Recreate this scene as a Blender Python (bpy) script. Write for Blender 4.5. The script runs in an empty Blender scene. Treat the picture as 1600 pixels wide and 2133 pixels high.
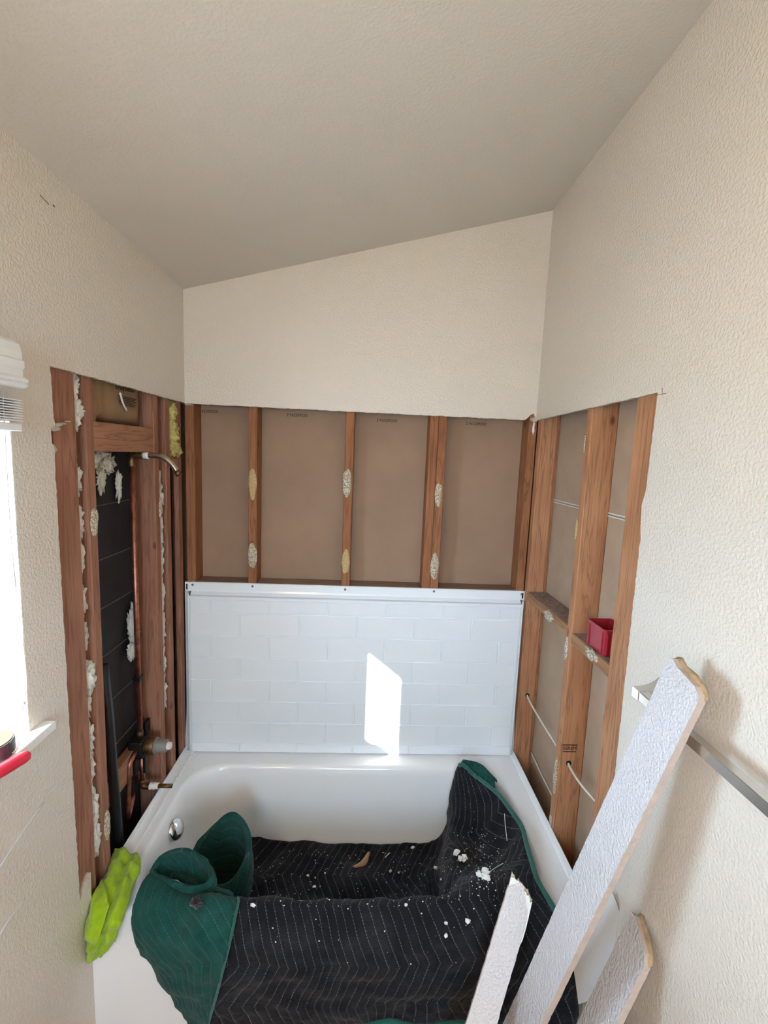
import bpy, bmesh, math, random
from mathutils import Vector, Matrix, noise
random.seed(7)
S = bpy.context.scene
COL = S.collection

# ------------------------------------------------------------------ camera
FPX, IW, IH = 940.1, 1600.0, 2133.0
CAM = Vector((0.7737, -1.9679, 1.8033))
YAW, PITCH, ROLL = 0.0417, -0.1255, 0.0402
_f = Vector((math.sin(YAW)*math.cos(PITCH), math.cos(YAW)*math.cos(PITCH), math.sin(PITCH)))
_r0 = Vector((math.cos(YAW), -math.sin(YAW), 0)); _u0 = _r0.cross(_f)
_r = math.cos(ROLL)*_r0 + math.sin(ROLL)*_u0
_u = -math.sin(ROLL)*_r0 + math.cos(ROLL)*_u0
cd = bpy.data.cameras.new('camera'); co = bpy.data.objects.new('camera', cd); COL.objects.link(co)
cd.sensor_fit = 'VERTICAL'; cd.sensor_height = 36.0; cd.lens = FPX/IH*36.0
cd.clip_start = 0.02; cd.clip_end = 200
M = Matrix(((_r.x, _u.x, -_f.x), (_r.y, _u.y, -_f.y), (_r.z, _u.z, -_f.z))).to_4x4(); M.translation = CAM
co.matrix_world = M
S.camera = co

def at(px, py, ax, v):
    """point of the place seen at a photo pixel, on the plane ax = v (metres)"""
    d = _f + _r*((px-IW/2)/FPX) - _u*((py-IH/2)/FPX)
    i = 'xyz'.index(ax); t = (v-CAM[i])/d[i]
    return CAM + d*t

# ------------------------------------------------------------------ world, sun, exposure
w = bpy.data.worlds.new('sky'); S.world = w; w.use_nodes = True
bg = w.node_tree.nodes['Background']
bg.inputs[0].default_value = (0.50, 0.745, 1.0, 1); bg.inputs[1].default_value = 15.0
sd = bpy.data.lights.new('sun', 'SUN'); so = bpy.data.objects.new('sun', sd); COL.objects.link(so)
sd.energy = 13.0; sd.angle = math.radians(0.53); sd.color = (1.0, 0.95, 0.88)
so.rotation_euler = Vector((0.885, 1.0, -0.705)).to_track_quat('-Z', 'Y').to_euler(); so.location = (-4, -5, 6)
S.view_settings.view_transform = 'Standard'; S.view_settings.look = 'None'
S.view_settings.gamma = 1.0; S.view_settings.use_curve_mapping = False
S.view_settings.exposure = 0.98

# ------------------------------------------------------------------ materials
def lin(c):
    return tuple(((x/255)/12.92 if x/255 <= 0.04045 else (((x/255)+0.055)/1.055)**2.4) for x in c)
class NT:
    def __init__(s, name):
        s.m = bpy.data.materials.new(name); s.m.use_nodes = True
        s.t = s.m.node_tree; s.n = s.t.nodes; s.b = s.n['Principled BSDF']; s.out = s.n['Material Output']
    def node(s, typ, **kw):
        n = s.n.new(typ)
        for k, v in kw.items():
            if k[0] == '_': setattr(n, k[1:], v)
            else: n.inputs[k.replace('__', ' ')].default_value = v
        return n
    def link(s, a, b): s.t.links.new(a, b)
    def math(s, op, a, b=None, c=None, clamp=False):
        n = s.n.new('ShaderNodeMath'); n.operation = op; n.use_clamp = clamp
        for i, x in enumerate((a, b, c)):
            if x is None: continue
            if isinstance(x, (int, float)): n.inputs[i].default_value = x
            else: s.link(x, n.inputs[i])
        return n.outputs[0]
    def ramp(s, fac, stops):
        n = s.n.new('ShaderNodeValToRGB'); e = n.color_ramp.elements
        while len(e) < len(stops): e.new(0.5)
        for i, (p, c) in enumerate(stops):
            e[i].position = p; e[i].color = (*c, 1) if len(c) == 3 else c
        s.link(fac, n.inputs[0]); return n.outputs[0]
    def mix(s, fac, a, b):
        n = s.n.new('ShaderNodeMix'); n.data_type = 'RGBA'
        for i, x in ((0, fac), (6, a), (7, b)):
            if isinstance(x, (int, float)): n.inputs[i].default_value = x
            elif isinstance(x, tuple): n.inputs[i].default_value = (*x, 1) if len(x) == 3 else x
            else: s.link(x, n.inputs[i])
        return n.outputs[2]
    def coord(s, which='Object', scale=(1, 1, 1), randomize=False):
        tc = s.n.new('ShaderNodeTexCoord'); mp = s.n.new('ShaderNodeMapping')
        mp.inputs['Scale'].default_value = scale
        s.link(tc.outputs[which], mp.inputs['Vector'])
        if randomize:
            oi = s.n.new('ShaderNodeObjectInfo')
            mul = s.math('MULTIPLY', oi.outputs['Random'], 17.0)
            cb = s.n.new('ShaderNodeCombineXYZ')
            for i in range(3): s.link(mul, cb.inputs[i])
            s.link(cb.outputs[0], mp.inputs['Location'])
        return mp.outputs[0]
    def noise(s, vec, scale, detail=3.0, rough=0.55, dist=0.0):
        n = s.node('ShaderNodeTexNoise'); n.inputs['Scale'].default_value = scale
        n.inputs['Detail'].default_value = detail; n.inputs['Roughness'].default_value = rough
        n.inputs['Distortion'].default_value = dist
        s.link(vec, n.inputs['Vector']); return n.outputs[0]
    def bump(s, h, strength, dist):
        n = s.node('ShaderNodeBump'); n.inputs['Strength'].default_value = strength
        n.inputs['Distance'].default_value = dist
        s.link(h, n.inputs['Height']); s.link(n.outputs[0], s.b.inputs['Normal']); return n
    def set(s, rough=None, metal=None, spec=None, color=None):
        if rough is not None: s.b.inputs['Roughness'].default_value = rough
        if metal is not None: s.b.inputs['Metallic'].default_value = metal
        if spec is not None: s.b.inputs['Specular IOR Level'].default_value = spec
        if color is not None:
            if isinstance(color, tuple): s.b.inputs['Base Color'].default_value = (*color, 1)
            else: s.link(color, s.b.inputs['Base Color'])
        return s

def mat_simple(name, rgb, rough=0.5, metal=0.0, var=0.08, nscale=30, bump=0.0, bscale=200, spec=0.5):
    t = NT(name); c = lin(rgb); v = t.coord('Object')
    n = t.noise(v, nscale)
    t.set(rough, metal, spec, t.ramp(n, [(0.3, tuple(x*(1-var) for x in c)), (0.7, tuple(min(1, x*(1+var)) for x in c))]))
    if bump: t.bump(t.noise(v, bscale, 2), bump, 0.002)
    return t.m

def mat_paint(name, rgb, rough=0.27, strength=0.45, scale=140):
    t = NT(name); c = lin(rgb); v = t.coord('Object')
    big = t.noise(v, 2.5)
    t.set(rough, 0, 0.5, t.ramp(big, [(0.3, tuple(x*0.97 for x in c)), (0.7, c)]))
    n = t.noise(v, scale, 2.0, 0.5, 0.0)
    blot = t.ramp(n, [(0.38, (0, 0, 0)), (0.66, (1, 1, 1))])
    t.bump(blot, strength, 0.0022)
    return t.m

def mat_wood(name, rgb, axis='z', dark=0.52, knots=True):
    t = NT(name); c = lin(rgb)
    sc = {'z': (1, 1, 0.06), 'x': (0.06, 1, 1), 'y': (1, 0.06, 1)}[axis]
    v = t.coord('Object', sc, True)
    n1 = t.noise(v, 26, 3, 0.6, 0.6)
    rings = t.math('FRACT', t.math('MULTIPLY', n1, 7.0))
    rings = t.math('ABSOLUTE', t.math('SUBTRACT', rings, 0.5))
    col = t.ramp(rings, [(0.0, tuple(x*dark for x in c)), (0.16, tuple(x*0.86 for x in c)), (0.5, c)])
    v2 = t.coord('Object', (1, 1, 1), True)
    big = t.noise(v2, 5, 2)
    col = t.mix(t.math('MULTIPLY', t.ramp(big, [(0.35, (0, 0, 0)), (0.75, (1, 1, 1))]), 0.55), col, tuple((c[0]*0.62, c[1]*0.50, c[2]*0.46)))
    if knots:
        sk = {'z': (1, 1, 0.55), 'x': (0.55, 1, 1), 'y': (1, 0.55, 1)}[axis]
        vo = t.node('ShaderNodeTexVoronoi'); vo.inputs['Scale'].default_value = 7.5
        t.link(t.coord('Object', sk, True), vo.inputs['Vector'])
        k = t.ramp(vo.outputs['Distance'], [(0.03, (1, 1, 1)), (0.085, (0, 0, 0))])
        col = t.mix(t.math('MULTIPLY', k, 0.8), col, (c[0]*0.16, c[1]*0.10, c[2]*0.09))
    fine = t.noise(t.coord('Object', {'z': (1, 1, 0.03), 'x': (0.03, 1, 1), 'y': (1, 0.03, 1)}[axis], True), 320, 2)
    col = t.mix(t.math('MULTIPLY', fine, 0.22), col, tuple(x*0.45 for x in c))
    t.set(0.72, 0, 0.3, col)
    t.bump(fine, 0.35, 0.002)
    return t.m

PAINT = mat_paint('cream_wall_paint', (228, 217, 202))
CEIL = mat_paint('ceiling_paint', (222, 214, 202), 0.75, 0.18, 130)
SMOOTH = mat_simple('bare_skim_coat', (214, 214, 212), 0.45, var=0.04, nscale=8)
GYP = mat_simple('gypsum_core', (196, 182, 164), 0.95, var=0.15, nscale=60, bump=0.6, bscale=300)
WOOD_L = mat_wood('reddish_stud_lumber', (178, 126, 100), 'z')
WOOD_LY = mat_wood('reddish_block_lumber', (188, 136, 104), 'y')
WOOD_B = mat_wood('brown_stud_lumber', (172, 116, 78), 'z')
WOOD_BX = mat_wood('dusty_plate_lumber', (166, 140, 124), 'x')
WOOD_R = mat_wood('tan_stud_lumber', (202, 146, 106), 'z')
WOOD_RY = mat_wood('tan_block_lumber', (186, 140, 100), 'y', knots=False)
BOARD = mat_simple('brown_drywall_back_paper', (162, 132, 108), 0.85, var=0.07, nscale=6, bump=0.15, bscale=500)
BOARD_R = mat_simple('grey_drywall_back_paper', (186, 162, 138), 0.85, var=0.08, nscale=9, bump=0.15, bscale=500)
FELT = mat_simple('black_sheathing_paper', (38, 37, 39), 0.75, var=0.25, nscale=14, bump=0.3, bscale=60)
COPPER = mat_simple('aged_copper', (176, 116, 96), 0.42, 1.0, 0.35, 40)
BRASS = mat_simple('tarnished_brass', (120, 92, 64), 0.5, 1.0, 0.4, 60)
DARKMETAL = mat_simple('black_cast_bracket', (30, 28, 27), 0.5, 0.4, 0.3, 60)
BLACKPIPE = mat_simple('black_plastic_pipe', (30, 32, 36), 0.38, 0, 0.2, 30)
STEEL = mat_simple('worn_chrome_arm', (190, 180, 168), 0.3, 1.0, 0.2, 50)
CHROME = NT('chrome').set(0.08, 1.0, 0.5, (0.78, 0.78, 0.78)).m
NICKEL = NT('brushed_nickel').set(0.22, 1.0, 0.5, (0.66, 0.65, 0.63)).m
TUBW = NT('glossy_tub_acrylic').set(0.12, 0, 0.5, lin((246, 247, 248))).m
SURW = NT('glossy_surround_acrylic').set(0.16, 0, 0.5, lin((242, 247, 251))).m
SCREW = mat_simple('zinc_screw', (130, 128, 125), 0.4, 1.0)
SLOTM = mat_simple('dark_slot', (14, 14, 15), 0.9)
ADH_T = mat_simple('tan_adhesive', (196, 168, 120), 0.8, var=0.25, nscale=160, bump=0.9, bscale=260)
def mat_adh():
    t = NT('white_crusted_adhesive'); v = t.coord('Object')
    n = t.noise(v, 210, 3, 0.7)
    t.set(0.85, 0, 0.3, t.ramp(n, [(0.40, lin((168, 132, 88))), (0.5, lin((206, 190, 160))), (0.58, lin((240, 236, 228)))]))
    t.bump(n, 1.0, 0.006); return t.m
ADH_W = mat_adh()
INS_W = mat_simple('white_spun_insulation', (226, 222, 210), 0.95, var=0.12, nscale=45, bump=1.0, bscale=120)
INS_Y = mat_simple('yellow_glass_wool', (206, 190, 116), 0.95, var=0.22, nscale=40, bump=1.0, bscale=140)
KRAFT = mat_simple('kraft_paper', (150, 118, 84), 0.8, var=0.1, nscale=12, bump=0.25, bscale=40)
RED = mat_simple('red_plastic', (168, 42, 58), 0.3, 0, 0.05, 20)
PINKRED = mat_simple('red_grip', (214, 44, 66), 0.4, 0, 0.05, 20)
WHITEV = mat_simple('white_vinyl', (238, 238, 236), 0.35, 0, 0.03, 10)
CABLE = mat_simple('white_cable_jacket', (226, 220, 206), 0.4, 0, 0.05, 40)
PLANKF = mat_paint('drywall_strip_face', (214, 208, 207), 0.32, 0.8, 150)
PLANKE = mat_simple('drywall_strip_edge', (196, 178, 164), 0.9, var=0.08, nscale=60, bump=0.5, bscale=250)
CHIP = mat_simple('plaster_crumb', (238, 236, 232), 0.9, var=0.06, nscale=80, bump=0.6, bscale=400)
INK = mat_simple('black_ink', (34, 28, 24), 0.8)
PENCIL = mat_simple('pencil_graphite', (120, 112, 104), 0.7)
FLOORM = mat_simple('brown_floor_boards', (150, 108, 76), 0.5, var=0.1, nscale=12)
DARKFLOOR = mat_simple('dark_subfloor', (60, 50, 42), 0.9, var=0.2, nscale=12)
LIME = None

def mat_cloth(name, rgb, var=0.2, nscale=30, bscale=500):
    t = NT(name); c = lin(rgb); v = t.coord('Object')
    n = t.noise(v, nscale, 4, 0.65)
    t.set(0.95, 0, 0.15, t.ramp(n, [(0.3, tuple(x*(1-var) for x in c)), (0.7, tuple(x*(1+var) for x in c))]))
    t.b.inputs['Sheen Weight'].default_value = 0.3; t.b.inputs['Sheen Roughness'].default_value = 0.5
    t.bump(t.noise(v, bscale, 2), 0.5, 0.002)
    return t.m
LIME = mat_cloth('lime_microfibre', (158, 190, 34), 0.18, 40, 700)

def mat_quilt(name, rgb, stitch, amount, dust=True):
    """quilted blanket: zigzag stitch rows in metres of cloth (UV)"""
    t = NT(name); c = lin(rgb)
    tc = t.node('ShaderNodeTexCoord'); sp = t.node('ShaderNodeSeparateXYZ'); t.link(tc.outputs['UV'], sp.inputs[0])
    u, v = sp.outputs[0], sp.outputs[1]
    leg = 0.158
    tri = t.math('PINGPONG', v, leg)                       # 0..leg..0
    uu = t.math('ADD', u, t.math('MULTIPLY', tri, 0.40))
    fr = t.math('FRACT', t.math('DIVIDE', uu, 0.029))
    d = t.math('ABSOLUTE', t.math('SUBTRACT', fr, 0.5))    # 0 on the seam
    line = t.ramp(d, [(0.026, (1, 1, 1)), (0.045, (0, 0, 0))])
    dash = t.math('GREATER_THAN', t.math('FRACT', t.math('DIVIDE', v, 0.0075)), 0.3)
    ov = t.coord('Object')
    wear = t.noise(ov, 60, 2)
    mask = t.math('MULTIPLY', t.math('MULTIPLY', line, dash), t.math('MULTIPLY', t.ramp(wear, [(0.3, (0.25,)*3), (0.7, (1,)*3)]), amount))
    n = t.noise(ov, 22, 4, 0.65)
    base = t.ramp(n, [(0.3, tuple(x*0.7 for x in c)), (0.75, tuple(x*1.25 for x in c))])
    if dust:
        dn = t.noise(ov, 9, 3); dn2 = t.noise(ov, 600, 2)
        dm = t.math('MULTIPLY', t.ramp(dn, [(0.5, (0, 0, 0)), (0.8, (1, 1, 1))]), t.ramp(dn2, [(0.45, (0, 0, 0)), (0.7, (1, 1, 1))]))
        base = t.mix(t.math('MULTIPLY', dm, 0.35), base, lin((120, 122, 128)))
    t.set(0.95, 0, 0.15, t.mix(mask, base, lin(stitch)))
    t.b.inputs['Sheen Weight'].default_value = 0.08; t.b.inputs['Sheen Roughness'].default_value = 0.5
    puff = t.ramp(d, [(0.0, (0, 0, 0)), (0.22, (0.9,)*3), (0.5, (1, 1, 1))])
    h = t.math('ADD', t.math('MULTIPLY', puff, 0.45), t.math('MULTIPLY', t.noise(ov, 34, 3), 0.9))
    t.bump(h, 0.75, 0.006)
    return t.m
QBLACK = mat_quilt('black_quilted_blanket', (27, 28, 33), (170, 170, 168), 0.42)
QGREEN = mat_quilt('green_quilted_blanket', (26, 76, 70), (120, 160, 152), 0.30)
BIND = mat_cloth('green_binding_tape', (36, 98, 86), 0.15, 80, 900)

# ------------------------------------------------------------------ mesh helpers
def props(o, label=None, cat=None, group=None, kind=None):
    for k, v in (('label', label), ('category', cat), ('group', group), ('kind', kind)):
        if v: o[k] = v
    return o
def wloc(o):
    l = Vector((0, 0, 0))
    while o is not None: l += o.location; o = o.parent
    return l
def mk(name, verts, faces, mats, parent=None, smooth=False, mi=None, uv=None, base=False, loc=None):
    """one mesh object; verts in world metres"""
    me = bpy.data.meshes.new(name)
    if parent is not None: off = wloc(parent)
    elif loc is not None: off = Vector(loc)
    elif base:
        xs = [v[0] for v in verts]; ys = [v[1] for v in verts]; zs = [v[2] for v in verts]
        off = Vector(((min(xs)+max(xs))/2, (min(ys)+max(ys))/2, min(zs)))
    else: off = Vector((0, 0, 0))
    me.from_pydata([tuple(Vector(v)-off) for v in verts], [], faces)
    if not isinstance(mats, (list, tuple)): mats = [mats]
    for m in mats: me.materials.append(m)
    if mi: me.polygons.foreach_set('material_index', mi)
    if smooth: me.polygons.foreach_set('use_smooth', [True]*len(me.polygons))
    if uv:
        ul = me.uv_layers.new(name='UVMap')
        for l in me.loops: ul.data[l.index].uv = uv[l.vertex_index]
    me.update()
    o = bpy.data.objects.new(name, me); COL.objects.link(o)
    if parent is not None: o.parent = parent
    else: o.location = off
    return o
def from_bm(bm):
    bm.verts.ensure_lookup_table(); bm.verts.index_update()
    return [v.co.copy() for v in bm.verts], [[v.index for v in f.verts] for f in bm.faces]
def empty(name, loc, label=None, cat=None, group=None, kind=None):
    o = bpy.data.objects.new(name, None); COL.objects.link(o); o.location = loc; o.empty_display_size = 0.05
    return props(o, label, cat, group, kind)
def boxv(lo, hi, bev=0.0, seg=1):
    bm = bmesh.new(); bmesh.ops.create_cube(bm, size=1)
    lo = Vector(lo); hi = Vector(hi)
    for v in bm.verts: v.co = Vector((lo[i]+(v.co[i]+0.5)*(hi[i]-lo[i]) for i in range(3)))
    if bev: bmesh.ops.bevel(bm, geom=list(bm.edges), offset=bev, segments=seg, affect='EDGES', profile=0.5)
    bmesh.ops.recalc_face_normals(bm, faces=bm.faces)
    r = from_bm(bm); bm.free(); return r
def box(name, lo, hi, mat, parent=None, bev=0.0, seg=1, **kw):
    v, f = boxv(lo, hi, bev, seg); return mk(name, v, f, mat, parent, **kw)
def merge(*parts):
    V, F = [], []
    for v, f in parts:
        n = len(V); V += list(v); F += [[i+n for i in q] for q in f]
    return V, F
def catmull(pts, n):
    """n points per segment through pts"""
    P = [Vector(p) for p in pts]; out = []
    for i in range(len(P)-1):
        p0 = P[i-1] if i else P[0]*2-P[1]; p1 = P[i]; p2 = P[i+1]; p3 = P[i+2] if i+2 < len(P) else P[-1]*2-P[-2]
        for k in range(n):
            t = k/n
            out.append(0.5*((2*p1)+(p2-p0)*t+(2*p0-5*p1+4*p2-p3)*t*t+(3*p1-p0-3*p2+p3)*t**3))
    out.append(P[-1].copy()); return out
def tubev(path, r, seg=12, smooth_n=0, radii=None):
    P = catmull(path, smooth_n) if smooth_n else [Vector(p) for p in path]
    V, F = [], []; up = Vector((0.13, 0.21, 0.97))
    for i, p in enumerate(P):
        d = (P[min(i+1, len(P)-1)]-P[max(i-1, 0)]).normalized()
        a = d.cross(up)
        if a.length < 0.05: a = d.cross(Vector((1, 0, 0)))
        a.normalize(); b = d.cross(a).normalized(); up = a.cross(d) if False else up
        rr = radii[min(i, len(radii)-1)] if radii else r
        for k in range(seg):
            an = 2*math.pi*k/seg
            V.append(p+a*(rr*math.cos(an))+b*(rr*math.sin(an)))
    n = len(P)
    for i in range(n-1):
        for k in range(seg):
            k2 = (k+1) % seg
            F.append([i*seg+k, i*seg+k2, (i+1)*seg+k2, (i+1)*seg+k])
    F.append(list(range(seg))[::-1]); F.append([(n-1)*seg+k for k in range(seg)])
    return V, F
def tube(name, path, r, mat, parent=None, seg=12, smooth_n=0, radii=None, **kw):
    v, f = tubev(path, r, seg, smooth_n, radii); return mk(name, v, f, mat, parent, smooth=True, **kw)
def blobv(c, rad, seed=0, sub=3, amp=0.25, freq=1.0, rot=None):
    bm = bmesh.new(); bmesh.ops.create_icosphere(bm, subdivisions=sub, radius=1)
    c = Vector(c); off = Vector((seed*3.17, seed*1.91, seed*0.73))
    mr = max(rad)
    for v in bm.verts:
        d = v.co.copy()
        p = Vector((d[i]*rad[i] for i in range(3)))
        nz = noise.noise(p*(freq*2.2/mr)+off) + 0.5*noise.noise(p*(freq*5.5/mr)+off)
        q = p*(1+amp*nz)
        if rot is not None: q = rot @ q
        v.co = c+q
    r = from_bm(bm); bm.free(); return r
def blob(name, c, rad, mat, parent=None, seed=0, sub=3, amp=0.25, freq=1.0, rot=None, **kw):
    v, f = blobv(c, rad, seed, sub, amp, freq, rot); return mk(name, v, f, mat, parent, smooth=sub > 1, **kw)
def slabv(loops, to3, depth):
    """flat sheet with holes: loops in 2D (first outer), to3(a,b,d)->3D, d in (0,depth). faces: front mat 0, sides mat 1, back mat 2"""
    bm = bmesh.new(); L = []
    for lp in loops:
        vs = [bm.verts.new((a, b, 0)) for a, b in lp]
        for i in range(len(vs)): bm.edges.new((vs[i], vs[(i+1) % len(vs)]))
        L.append(len(lp))
    bmesh.ops.triangle_fill(bm, use_beauty=True, use_dissolve=False, edges=list(bm.edges))
    bm.verts.index_update()
    P2 = [(v.co.x, v.co.y) for v in bm.verts]; T = [[v.index for v in f.verts] for f in bm.faces]; bm.free()
    n = len(P2)
    V = [Vector(to3(a, b, 0)) for a, b in P2]+[Vector(to3(a, b, depth)) for a, b in P2]
    F = [list(t) for t in T]; MI = [0]*len(T)
    F += [[i+n for i in reversed(t)] for t in T]; MI += [2]*len(T)
    s = 0
    for k in L:
        for i in range(k):
            a, b = s+i, s+(i+1) % k
            F.append([a, b, b+n, a+n]); MI.append(1)
        s += k
    return V, F, MI
def jag(a, b, step, amp, seed=0):
    """2D polyline a->b with a torn, jittered edge (b not included)"""
    a = Vector(a); b = Vector(b); L = (b-a).length; n = max(1, int(L/step)); d = (b-a)/L; nn = Vector((-d.y, d.x))
    rnd = random.Random(seed); out = []
    for i in range(n):
        j = 0 if i == 0 else (rnd.uniform(-1, 1)*amp*0.6+amp*0.7*noise.noise(Vector((i*0.37, seed*5.1, 0))))
        p = a+d*(L*i/n)+nn*j; out.append((p.x, p.y))
    return out
def grid_cloth(name, ctrl, mats, parent=None, sub=6, thick=0.008, amp=0.004, freq=14, seed=0, off_mat=1, su=None, uoff=(0, 0), uvrot=0.0, label=None):
    """cloth through a grid of control points (rows x cols) -> one mesh with UV in metres, real thickness"""
    rows = [catmull(r, sub) for r in ctrl]
    nc = len(rows[0]); cols = [catmull([rows[i][j] for i in range(len(rows))], sub) for j in range(nc)]
    nr = len(cols[0]); V = []; UV = []
    mid = nc//2; vl = [0.0]
    for i in range(1, nr): vl.append(vl[-1]+(cols[mid][i]-cols[mid][i-1]).length)
    mr = nr//2; ul = [0.0]
    for j in range(1, nc): ul.append(ul[-1]+(cols[j][mr]-cols[j-1][mr]).length)
    o = Vector((seed*2.3, seed*1.1, seed*0.7))
    cr, sr = math.cos(uvrot), math.sin(uvrot)
    for i in range(nr):
        for j in range(nc):
            p = cols[j][i]
            du = cols[min(j+1, nc-1)][i]-cols[max(j-1, 0)][i]; dv = cols[j][min(i+1, nr-1)]-cols[j][max(i-1, 0)]
            n = du.cross(dv)
            n = n.normalized() if n.length > 1e-9 else Vector((0, 0, 1))
            k = noise.noise(p*freq+o)+0.55*noise.noise(p*freq*2.3+o)+0.28*noise.noise(p*freq*5.1+o)
            V.append(p+n*(amp*k)); a, b = ul[j]+uoff[0], vl[i]+uoff[1]
            UV.append((a*cr-b*sr, a*sr+b*cr))
    F = [[i*nc+j, (i+1)*nc+j, (i+1)*nc+j+1, i*nc+j+1] for i in range(nr-1) for j in range(nc-1)]
    ob = mk(name, V, F, mats, parent, smooth=True, uv=UV, base=parent is None)
    md = ob.modifiers.new('thickness', 'SOLIDIFY'); md.thickness = thick; md.offset = -1
    md.material_offset = off_mat; md.material_offset_rim = off_mat
    return ob, cols, nr, nc
def lathe(prof, c, axis='z', seg=32):
    """prof: list of (r, h)"""
    V, F = [], []; c = Vector(c)
    for r, h in prof:
        for k in range(seg):
            a = 2*math.pi*k/seg; x, y = r*math.cos(a), r*math.sin(a)
            V.append(c+{'z': Vector((x, y, h)), 'x': Vector((h, x, y)), 'y': Vector((y, h, x))}[axis])
    for i in range(len(prof)-1):
        for k in range(seg):
            k2 = (k+1) % seg; F.append([i*seg+k, i*seg+k2, (i+1)*seg+k2, (i+1)*seg+k])
    F.append(list(range(seg))[::-1]); F.append([(len(prof)-1)*seg+k for k in range(seg)])
    return V, F
def text_part(name, s, size, mat, parent, origin, xdir, ydir, thick=0.0003):
    cu = bpy.data.curves.new(name, 'FONT'); cu.body = s; cu.size = size; cu.extrude = thick; cu.align_x = 'CENTER'; cu.align_y = 'CENTER'
    cu.resolution_u = 3
    tmp = bpy.data.objects.new('tmp', cu); COL.objects.link(tmp)
    dg = bpy.context.evaluated_depsgraph_get(); me = bpy.data.meshes.new_from_object(tmp.evaluated_get(dg))
    bpy.data.objects.remove(tmp)
    X = Vector(xdir).normalized(); Y = Vector(ydir).normalized(); Z = X.cross(Y); o = Vector(origin)
    V = [o+X*v.co.x+Y*v.co.y+Z*v.co.z for v in me.vertices]; F = [list(p.vertices) for p in me.polygons]
    return mk(name, V, F, mat, parent)

# ------------------------------------------------------------------ setting: shell
W, E = 1.5, 0.0127
ZT, HL, HR, YR = 1.985, 2.440, 2.826, -3.3
def ceil_z(x): return HL+(HR-HL)*x/W
SB = 0.0890+E                                   # back of the studs, behind the plaster face

box('floor', (-0.25, YR-0.15, -0.12), (W+0.25, 0.20, 0.0), FLOORM)['kind'] = 'structure'
cv = []
for y in (YR-0.15, 0.20):
    for x in (-0.20, W+0.20):
        cv += [(x, y, ceil_z(x)), (x, y, ceil_z(x)+0.15)]
mk('ceiling', cv, [[0, 2, 6, 4], [1, 5, 7, 3], [0, 1, 3, 2], [4, 6, 7, 5], [0, 4, 5, 1], [2, 3, 7, 6]], CEIL)['kind'] = 'structure'
RX0, RX1, RZ0_, RZ1_ = 0.42, 1.08, 1.20, 2.10  # rear wall opening for the added fill window
v, f, mi = slabv([[(-0.20, 0), (W+0.20, 0), (W+0.20, 3.0), (-0.20, 3.0)], [(RX0, RZ0_), (RX1, RZ0_), (RX1, RZ1_), (RX0, RZ1_)]], lambda a, b, d: (a, YR-d, b), 0.12)
mk('wall_rear', v, f, [PAINT, PAINT, PAINT], mi=mi)['kind'] = 'structure'

# left wall, plaster with the torn opening and the window hole (2D = y, z)
WY0, WY1, WZ0, WZ1 = -2.05, -0.945, 1.12, 1.845
lp = [(YR, 0.0), (-0.752, 0.0), (-0.752, 0.30), (-0.748, 0.545), (-0.770, 0.536), (-0.7985, 0.505)]
lp += jag((-0.8005, 0.52), (-0.806, 1.0), 0.010, 0.0025, 1)
lp += jag((-0.8075, 1.0), (-0.812, 1.80), 0.010, 0.0025, 2)
lp += [(-0.8190, 1.800), (-0.8200, 1.835), (-0.803, 1.845)]
lp += jag((-0.808, 1.86), (-0.812, ZT), 0.010, 0.002, 3)
lp += jag((-0.812, ZT), (0.0, ZT+0.002), 0.010, 0.0022, 4)
lp += [(0.0, ZT), (0.0, HL), (YR, HL)]
hole = [(WY0, WZ0), (WY0, WZ1), (WY1, WZ1), (WY1, WZ0)]
v, f, mi = slabv([lp, hole], lambda a, b, d: (-d, a, b), E)
wall_left = props(mk('wall_left', v, f, [PAINT, GYP, BOARD_R], mi=mi), kind='structure')
# exterior sheathing with black paper
v, f, mi = slabv([[(YR-0.1, 0), (0.16, 0), (0.16, 2.6), (YR-0.1, 2.6)], hole], lambda a, b, d: (-SB-0.002-d, a, b), 0.055)
mk('sheathing_paper', v, f, [FELT, FELT, FELT], wall_left, mi=mi)
for i, z in enumerate((1.600, 1.418, 1.250, 1.08, 0.90, 0.72)):
    box('paper_seam', (-SB-0.0022, -0.62, z), (-SB-0.0004, 0.10, z+0.0022), PENCIL, wall_left)
# back wall
lp = jag((W, ZT-0.008), (0.0, ZT), 0.012, 0.0018, 7)
lp[3] = (lp[3][0], ZT+0.004); lp[2] = (lp[2][0], ZT+0.018); lp[1] = (lp[1][0], ZT+0.022)
lp += [(0.0, ZT), (0.0, HL), (W, HR)]
v, f, mi = slabv([lp], lambda a, b, d: (a, d, b), E)
wall_back = props(mk('wall_back', v, f, [PAINT, GYP, BOARD], mi=mi), kind='structure')
box('backing_board', (-0.16, SB, 0.0), (W+0.16, SB+0.05, 2.95), BOARD, wall_back)
# right wall
lp = [(YR, 0.0), (-0.752, 0.0), (-0.752, 0.44), (-0.80, 0.45)]
lp += jag((-0.822, 0.47), (-0.832, 0.90), 0.011, 0.003, 8)
lp += jag((-0.828, 0.90), (-0.822, 1.62), 0.010, 0.0025, 9)
lp += [(-0.818, 1.64), (-0.812, 1.70)]
lp += jag((-0.823, 1.74), (-0.826, ZT), 0.010, 0.002, 10)
lp += jag((-0.826, ZT+0.002), (0.0, ZT-0.006), 0.012, 0.0015, 11)
lp += [(0.0, ZT-0.006), (0.0, HR), (YR, HR)]
v, f, mi = slabv([lp], lambda a, b, d: (W+d, a, b), E)
wall_right = props(mk('wall_right', v, f, [PAINT, GYP, BOARD_R], mi=mi), kind='structure')
lo_b = box('backing_board', (W+SB, YR-0.1, 0.0), (W+SB+0.05, 0.16, 1.632), BOARD_R, wall_right)
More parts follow.
